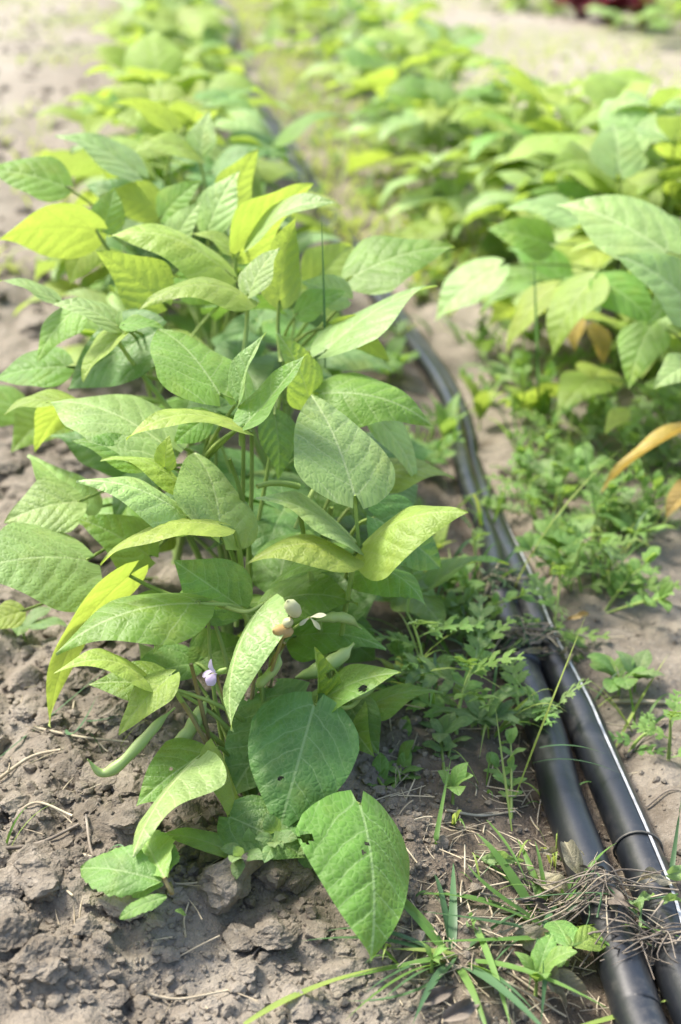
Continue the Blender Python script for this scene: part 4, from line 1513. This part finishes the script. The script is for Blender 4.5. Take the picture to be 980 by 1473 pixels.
zones = [(560, 720, 640, 1110, 32), (690, 980, 520, 870, 92), (540, 780, 330, 560, 44), (430, 600, 110, 340, 36), (820, 980, 860, 1120, 8)]
WHERE = ['between the near bean plants and the plain pipe', 'between the striped pipe and the right bean row', 'at the foot of the right bean row',
         'between the rows further along', 'on bare soil right of the pipes']
LEAFY = {'oval': 'oval', 'spoon': 'spoon shaped', 'serrate': 'toothed', 'lance': 'narrow'}
zi = 0
for (x0, x1, y0, y1, n) in zones:
    k = 0
    for _ in range(n * 6):
        if k >= n:
            break
        px, py = rnd.uniform(x0, x1), rnd.uniform(y0, y1)
        d = right_of_pipe(px, py)
        sc_ = (py + 200) / 1336.0
        if (-24 * sc_ < d < (80 if py > 640 else 62) * sc_) and rnd.random() < .93:
            continue
        if zi == 0 and d > 0:
            continue
        k += 1
        b = on_ground(px, py)
        t = rnd.random()
        sd = rnd.randrange(99999)
        small = 1.0 if py < 900 else .8
        if t < .26:
            feather_weed(b, (rnd.uniform(-.02, .02), rnd.uniform(-.02, .02), rnd.uniform(.02, .05) * small), rnd.uniform(.03, .05) * small, rnd.randint(4, 7), sd,
                         'low feathery weed ' + WHERE[zi], 'low feathery weeds ' + WHERE[zi])
        elif t < .50:
            tips = [b + Vector((rnd.uniform(-.04, .04), rnd.uniform(-.04, .04), rnd.uniform(.01, .05))) * small for _ in range(rnd.randint(2, 3))]
            pair_weed(b, tips, rnd.uniform(.012, .02), 'oval', rnd.choice(['weed', 'weed_grey', 'weed']), sd,
                      'sprawling weed with paired leaves ' + WHERE[zi], 'paired leaf weeds ' + WHERE[zi])
        elif t < .74:
            kd = rnd.choice(['oval', 'spoon', 'serrate', 'lance'])
            rosette(b, rnd.randint(4, 8), rnd.uniform(.025, .045) * small, kd, rnd.choice(['weed', 'weed', 'weed_grey', 'bean_young_glow']), sd,
                    'rosette weed with %s leaves %s' % (LEAFY[kd], WHERE[zi]), '%s leaved rosettes %s' % (LEAFY[kd], WHERE[zi]))
        else:
            grass_tuft(b, rnd.randint(4, 8), (.05, .11), .0032, sd, 'small grass tuft ' + WHERE[zi], 'grass tufts ' + WHERE[zi], ('grass', 'grass_dark', 'grass_pale'))
    zi += 1

# --- grass one can tell apart
grass_tuft(on_ground(650, 1400), 16, (.07, .12), .0066, 61, 'broad bladed grass tuft spreading flat in front of the pipes', None, ('grass', 'grass_dark', 'grass'), 1.0, .35)
grass_tuft(on_ground(790, 1340), 14, (.07, .125), .0062, 62, 'arching grass tuft growing under the withered leaves by the pipe', None, ('grass', 'grass_dark', 'grass'), 1.0, .5)
grass_tuft(on_ground(700, 770), 7, (.07, .12), .0045, 63, 'upright grass tuft left of the pipe where it narrows', None, ('grass', 'grass_pale'), .35, 1.1)
grass_tuft(on_ground(800, 1235), 7, (.03, .06), .0028, 64, 'short bright grass tuft against the plain pipe', None, ('grass_pale', 'grass'), .4, 1.0)
grass_tuft(on_ground(865, 850), 9, (.05, .10), .0042, 65, 'curved bluish grass tuft right of the striped pipe', None, ('grass_dark', 'grass', 'grass_pale'), .8, .8)
grass_tuft(on_ground(735, 880), 8, (.04, .08), .0035, 66, 'fine grass tuft lying over the plain pipe near its coupling', None, ('grass_dark', 'grass_pale'), 1.0, .5)
blade([(-6, 1094, .84), (95, 1012, .86), (197, 924, .88)], .0034, 'grass_dark', 'long dark green stalk leaning from the soil into the front bean plant')
blade([(352, 1474, .61), (455, 1420, .655), (575, 1386, .69)], .0052, 'grass_pale', 'long pale green blade lying on the soil in front of the beans')
blade([(832, 1478, .615), (905, 1458, .61), (990, 1428, .62)], .0060, 'grass_pale', 'stout yellowing blade lying across the plain pipe')
for q, (pts, w, mt, lab) in enumerate([
        ([(655, 1410, None), (570, 1392, .68), (478, 1412, .66)], .0058, 'grass', 'broad flat blade reaching left from the front grass tuft'),
        ([(655, 1412, None), (600, 1425, .655), (500, 1440, .645)], .0044, 'grass_dark', 'narrow dull blade lying on soil below the broad flat one'),
        ([(652, 1408, None), (610, 1368, .70), (560, 1365, .70)], .0062, 'grass_pale', 'pale broad blade pointing at the drooping bean leaf tip'),
        ([(800, 1352, None), (700, 1325, .72), (596, 1310, .72)], .0050, 'grass_dark', 'long bluish blade stretched left below the others'),
        ([(800, 1356, None), (720, 1352, .70), (590, 1355, .69)], .0050, 'grass', 'long blade lying level in front of the drooping leaf'),
        ([(805, 1350, None), (790, 1290, .74), (745, 1262, .74)], .0056, 'grass', 'wide arching blade beside the curled withered leaf')]):
    blade(pts, w, mt, lab)
blade([(674, 1345, None), (712, 1400, .66), (735, 1480, .61)], .0042, 'grass', 'drooping green blade bent down toward the soil')
blade([(800, 1303, .72), (776, 1350, .70), (760, 1428, .66)], .0040, 'grass_dark', 'bluish blade hanging down beside the seedling')
blade([(700, 1180, .80), (735, 1225, .77), (760, 1275, .73)], .0036, 'grass', 'slanting green blade between weeds and the plain pipe')
blade([(625, 1268, None), (632, 1180, .77), (650, 1085, .80)], .0036, 'grass', 'upright green blade beside the big drooping bean leaf')
blade([(742, 1145, .80), (790, 1020, .82), (845, 880, .86)], .0030, 'grass_pale', 'long straight blade crossing over both pipes')
blade([(886, 1068, None), (920, 1010, .93), (962, 940, .97)], .0034, 'grass_pale', 'bright green blade standing on bare soil right of the pipes')
blade([(766, 1098, .812), (830, 1094, .806), (900, 1116, .808)], .0030, 'grass_dark', 'dark blade lying level across both pipes')
blade([(776, 1076, .828), (825, 1073, .824), (876, 1086, .828)], .0028, 'grass_dark', 'short dark blade lying level across the pipes above another')
blade([(958, 1312, .72), (968, 1240, .73), (980, 1150, .75)], .0042, 'grass_dark', 'dull upright blade at the outer side of the striped pipe')
blade([(806, 1350, None), (720, 1290, .74), (672, 1243, .76)], .0048, 'grass', 'wide green blade arching left from the pipe side tuft')
blade([(806, 1352, None), (700, 1300, .74), (606, 1284, .75)], .0046, 'grass', 'wide green blade stretching toward the drooping bean leaf')
blade([(858, 775, None), (850, 700, 1.17), (834, 615, 1.16)], .0026, 'grass_dark', 'thin dark stem standing up near the yellow leaf')
blade([(776, 600, None), (772, 480, 1.36), (768, 350, 1.33)], .0034, 'grass_dark', 'tall dark blade in front of the right bean row')
blade([(757, 600, None), (752, 530, 1.4), (758, 455, 1.38)], .0030, 'grass', 'green blade beside the tall dark one before the right row')
blade([(735, 860, None), (800, 745, 1.08), (900, 640, 1.2)], .0042, 'grass_pale', 'long pale blade slanting from the pipes toward the right row')
blade([(468, 530, 1.06), (466, 420, 1.06), (462, 300, 1.06)], .0022, 'grass_dark', 'thin dark blade rising among the bean leaves')
blade([(735, 1215, None), (722, 1090, .80), (712, 1010, .83)], .0022, 'grass_pale', 'thin pale stalk left of the plain pipe')
blade([(100, 1110, None), (112, 1050, .86), (140, 1000, .88)], .0036, 'grass_dark', 'curved green blade over the clods left of the pod')
blade([(128, 1090, None), (150, 1035, .86), (190, 1022, .87)], .0026, 'grass_dark', 'fine blade bending right above the pod')
for i in range(16):
    px, py = rnd.choice([(rnd.uniform(700, 980), rnd.uniform(760, 1120)), (rnd.uniform(560, 800), rnd.uniform(1150, 1440)), (rnd.uniform(0, 180), rnd.uniform(1050, 1300))])
    grass_tuft(on_ground(px, py), rnd.randint(2, 4), (.03, .07), .0022, 700 + i, 'sparse thin grass sprout on bare soil', 'thin grass sprouts on bare soil', ('grass', 'grass_dark', 'grass_pale'), .8, .8)

# far thin grass on the open ground: nobody could count it
fg = Geo()
for k in range(11000):
    Y = 2.0 + 9 * rnd.random() ** 1.5
    side = rnd.random()
    if side < .62:
        X = float(right_x(Y)) + .25 + rnd.random() ** 1.2 * (1.0 + .35 * Y)
    elif side < .80:
        X = float(row_x(Y)) + rnd.uniform(.2, .45)
    else:
        X = float(row_x(Y)) - .25 - rnd.random() * (.4 + .25 * Y)
    if float(fbm(np.array([X]), np.array([Y]), 1.7, 2, 77)[0]) < (.36 if side < .8 else .57):
        continue
    b = Vector((X, Y, g1(X, Y)))
    a = rnd.uniform(0, 6.28)
    L = rnd.uniform(.03, .085)
    o = Vector((math.cos(a), math.sin(a), 0))
    V, F = blade_geo(b, b + o * L * .3 + Vector((0, 0, L * .6)), b + o * L * .8 + Vector((0, 0, L * .5)), .007, 4)
    fg.add(V, F)
tag(fg.link('thin_grass', 'grass_pale'), 'thin patchy grass on the dry open ground beyond the rows', 'grass', kind='stuff')

# ------------------------------------------------------------------ dry litter
def strand(P, r, mat, name, label, cat, group, n=5):
    C = smooth_path([tuple(p) for p in P], 6)
    V, F = tube(C, np.linspace(r, r * .6, len(C)), n)
    o = link_mesh(name, V, F, mat, origin=tuple(C[0]))
    o.location = C[0]
    return tag(o, label, cat, group)


for (pts, r, mat) in [([(100, 1285), (160, 1320), (215, 1375)], .0014, 'straw'), ([(0, 1165), (50, 1140), (95, 1150)], .0014, 'straw'),
                      ([(55, 1105), (120, 1118), (190, 1128)], .0012, 'straw'), ([(60, 1310), (80, 1335), (112, 1362)], .0011, 'straw'),
                      ([(210, 1350), (290, 1335), (330, 1300)], .0008, 'straw'), ([(215, 1460), (260, 1462), (330, 1452)], .0010, 'straw'),
                      ([(0, 1270), (60, 1262), (120, 1250)], .0016, 'twig'), ([(20, 1228), (60, 1222), (110, 1235)], .0012, 'straw'),
                      ([(640, 1420), (720, 1440), (815, 1462)], .0010, 'straw'), ([(690, 1405), (760, 1430), (800, 1458)], .0009, 'straw'),
                      ([(640, 1210), (690, 1200), (740, 1180)], .0012, 'straw'), ([(900, 1085), (930, 1060), (960, 1040)], .0010, 'twig'),
                      ([(880, 1010), (930, 1020), (990, 1025)], .0022, 'straw'), ([(930, 1160), (960, 1150), (990, 1155)], .0010, 'twig'),
                      ([(0, 960), (30, 930), (60, 920)], .0010, 'straw'), ([(130, 1240), (140, 1290), (180, 1330)], .0010, 'twig'),
                      ([(350, 1440), (365, 1400), (400, 1370)], .0008, 'twig'), ([(270, 1395), (268, 1375), (275, 1360)], .0008, 'straw'),
                      ([(0, 620), (40, 610), (70, 600)], .0016, 'straw'), ([(590, 940), (610, 990), (600, 1030)], .0012, 'straw')]:
    P = [on_ground(x, y) + Vector((0, 0, r + .0015)) for x, y in pts]
    strand(P, r, mat, 'dry_stalk', 'dry tan stalk lying on the soil' if mat == 'straw' else 'thin brown dead root lying on the soil', 'stalk',
           'dry stalks on the soil' if mat == 'straw' else 'dead roots on the soil')
lt = Geo()
for k in range(560):
    px, py = rnd.choice([(rnd.uniform(-20, 330), rnd.uniform(880, 1480)) if k % 3 == 0 else (rnd.uniform(560, 780), rnd.uniform(1000, 1480)), (rnd.uniform(560, 990), rnd.uniform(600, 1480)), (rnd.uniform(600, 900), rnd.uniform(1150, 1480))])
    p = on_ground(px, py)
    a = rnd.uniform(0, 6.28)
    L = rnd.uniform(.006, .028)
    o = Vector((math.cos(a), math.sin(a), rnd.uniform(-.05, .25))) * L
    m = p + o * .5 + Vector((rnd.uniform(-.0015, .0015), rnd.uniform(-.0015, .0015), rnd.uniform(0, .003)))
    lt.add(*tube(bez(p + Vector((0, 0, .001)), m, p + o + Vector((0, 0, .0015)), 5), rnd.uniform(.0002, .0006), 4))
tag(lt.link('straw_litter', 'straw'), 'fine straw bits and root hairs strewn over the soil', 'straw', kind='stuff')

# withered leaves and dead vines heaped on the pipes
for i, (bx, by, tx, ty, Y, dy, wr, mat, lab) in enumerate([
        (765, 1262, 835, 1312, .745, -.03, .42, 'dry_leaf', 'curled pale withered leaf resting on the plain pipe by the grass'),
        (900, 1368, 872, 1428, .685, -.03, .42, 'dry_leaf', 'shrivelled whitish leaf hanging on the side of the plain pipe'),
        (790, 1405, 845, 1440, .66, -.02, .6, 'dry_leaf', 'crumpled grey green withered leaf behind the seedling'),
        (830, 1240, 860, 1300, .745, -.03, .4, 'dry_leaf', 'torn grey leaf scrap over the pipes'),
        (775, 1400, 815, 1450, .655, -.02, .55, 'dry_leaf', 'folded withered leaf on the soil below the seedling'),
        (838, 1222, 850, 1238, .765, -.005, .8, 'petal_brown', 'small round tan leaf on a stalk above the plain pipe'),
        (610, 1440, 660, 1420, .635, .0, .5, 'dry_dark', 'dark shrivelled leaf on the soil at the grass tuft'),
        (640, 1465, 690, 1440, .625, .0, .5, 'dry_dark', 'blackened crumpled leaf below the grass tuft'),
        (845, 885, 815, 893, 1.07, .0, .4, 'petal_brown', 'small yellow tan dead leaf right of the pipes'),
        (800, 1230, 770, 1225, .80, .0, .5, 'dry_leaf', 'pale dead leaf scrap left of the plain pipe')]):
    p0, p1 = lift(at(bx, by, Y), .006), lift(at(tx, ty, Y + dy), .005)
    V, F, uv = leaf_geo(p0, p1, (.3, -.6, .8), wr, arch=.12, fold=.6, curl=-.6, wave=.12, seed=i * 3 + 1, nl=22, nw=6, shape='bean', quilt=.02)
    o = link_mesh('withered_leaf', V, F, mat, None, uv, origin=tuple(p0))
    o.location = p0
    tag(o, lab, 'leaf')


def vine_heap(px, py, n, rx, label, seed, mats, zr=.02, shreds=0):
    """a tangle of thin dead stems draped over the pipes; each strand a part"""
    r = random.Random(seed)
    c = gp(px, py, .02)
    root = thing('dead_vine_tangle', label, 'dead vines', (c.x, c.y, .02))
    for i in range(n):
        a = r.uniform(0, 6.28)
        L = rx * r.uniform(.5, 1.1)
        o = Vector((math.cos(a) * 1.2, math.sin(a) * .6, 0)) * L
        pts = []
        for t in (-1, -.5, 0, .5, 1):
            x, y = c.x + o.x * t + r.uniform(-.01, .01), c.y + o.y * t + r.uniform(-.008, .008)
            d = min(float(poly_dist(np.array([x]), np.array([y]), P1_XY)[0]), float(poly_dist(np.array([x]), np.array([y]), P2_XY)[0]))
            top = g1(x, y) + .003 + .026 * math.sqrt(max(0, 1 - (d / .016) ** 2)) if d < .016 else g1(x, y) + .003 + .010 * max(0, 1 - (d - .016) / .02)
            pts.append((x, y, top + r.uniform(0, zr) * (1 - abs(t) * .6)))
        C = smooth_path(pts, 5)
        V, F = tube(C, np.linspace(.0006, .00025, len(C)) * r.uniform(.6, 1.5), 5)
        link_mesh('strand', V, F, r.choice(mats), root, origin=tuple(root.location))
    for i in range(shreds):
        x, y = c.x + r.gauss(0, rx * .55), c.y + r.gauss(0, rx * .35)
        d = min(float(poly_dist(np.array([x]), np.array([y]), P1_XY)[0]), float(poly_dist(np.array([x]), np.array([y]), P2_XY)[0]))
        b = Vector((x, y, g1(x, y) + .004 + (.024 if d < .013 else .0)))
        a = r.uniform(0, 6.28)
        e = b + Vector((math.cos(a), math.sin(a), r.uniform(-.2, .3))) * r.uniform(.012, .030)
        V, F, uv = leaf_geo(b, e, (r.uniform(-.6, .6), r.uniform(-.9, .1), .7), r.uniform(.25, .6), arch=r.uniform(0, .25), fold=r.uniform(.3, 1), curl=r.uniform(-.8, .4), wave=.16, seed=seed + i, nl=12, nw=4, quilt=.03)
        link_mesh('shred', V, F, r.choice(['dry_leaf', 'dry_leaf', 'dry_dark', 'weed_grey']), root, uv, origin=tuple(root.location))
    return root


vine_heap(850, 1290, 28, .055, 'grey tangle of dead stems draped over both pipes by the withered leaves', 81, ['twig', 'dry_dark', 'straw', 'dry_dark', 'grass_dark'], .02, 22)
vine_heap(760, 920, 30, .045, 'brown tangle of dead stems caught between the pipes at the coupling', 82, ['twig', 'dry_dark', 'straw', 'grass_dark'], .015, 12)
vine_heap(715, 838, 22, .035, 'wisp of dead grass wrapped round the plain pipe under the wire', 83, ['straw', 'grass_dark', 'twig'], .008)
vine_heap(940, 1345, 20, .04, 'dark root mass packed between the pipes near their front end', 84, ['twig', 'dry_dark'], .012)
p = gp(740, 690)
clod(p, .022, 3, 'dark damp clod right of the pipes under weeds', None, .2, .8)
p = gp(930, 1385)
clod(p, .016, 5, 'lump of soil wedged between the two pipes', None, .1, 1.0)

# ------------------------------------------------------------------ far corner: red lettuce and green growth
for i, (px, py, lab) in enumerate([(872, 22, 'dark red lettuce head beyond the dry ground with a green plant before it'), (925, 24, 'bright red lettuce head in the far bed beside another'), (835, 14, 'small dark red lettuce head at the end of the far bed'), (985, 12, 'dark red lettuce head half behind green growth in the far bed')]):
    g0 = gp(px, py + 16)
    b = Vector((g0.x, g0.y, g1(g0.x, g0.y)))
    r = random.Random(i)
    root = thing('red_lettuce', lab, 'lettuce', b, 'red lettuces in the far bed')
    for k in range(16):
        az = k * 2.399
        ti = .3 + 1.6 * k / 16
        ax = Vector((math.cos(az), math.sin(az), ti))
        me = variant_mesh('lettuce', 'lettuce', k % 4, wr=.95, wave=.10, shape='spoon', nl=14, nw=6)
        put('leaf', me, frame((0, 0, .01), ax, Vector((-math.cos(az) * ti, -math.sin(az) * ti, 1)), r.uniform(.09, .15)), root)
for i, (px, py, lab) in enumerate([(960, 40, 'green leafy plant in the far bed right of the red lettuces'), (990, 62, 'green leafy plant at the near edge of the far bed'), (800, 6, 'green leafy plant left of the red lettuces'), (740, 2, 'low green plant at the far bed\'s end'), (890, -8, 'green leafy plant behind the red lettuces')]):
    g0 = gp(px, py + 8)
    b = Vector((g0.x, g0.y, g1(g0.x, g0.y)))
    bean_plant(b, .22, 12, .2, 800 + i, lab, 'green plants of the far bed', .2, lsize=(.08, .12))
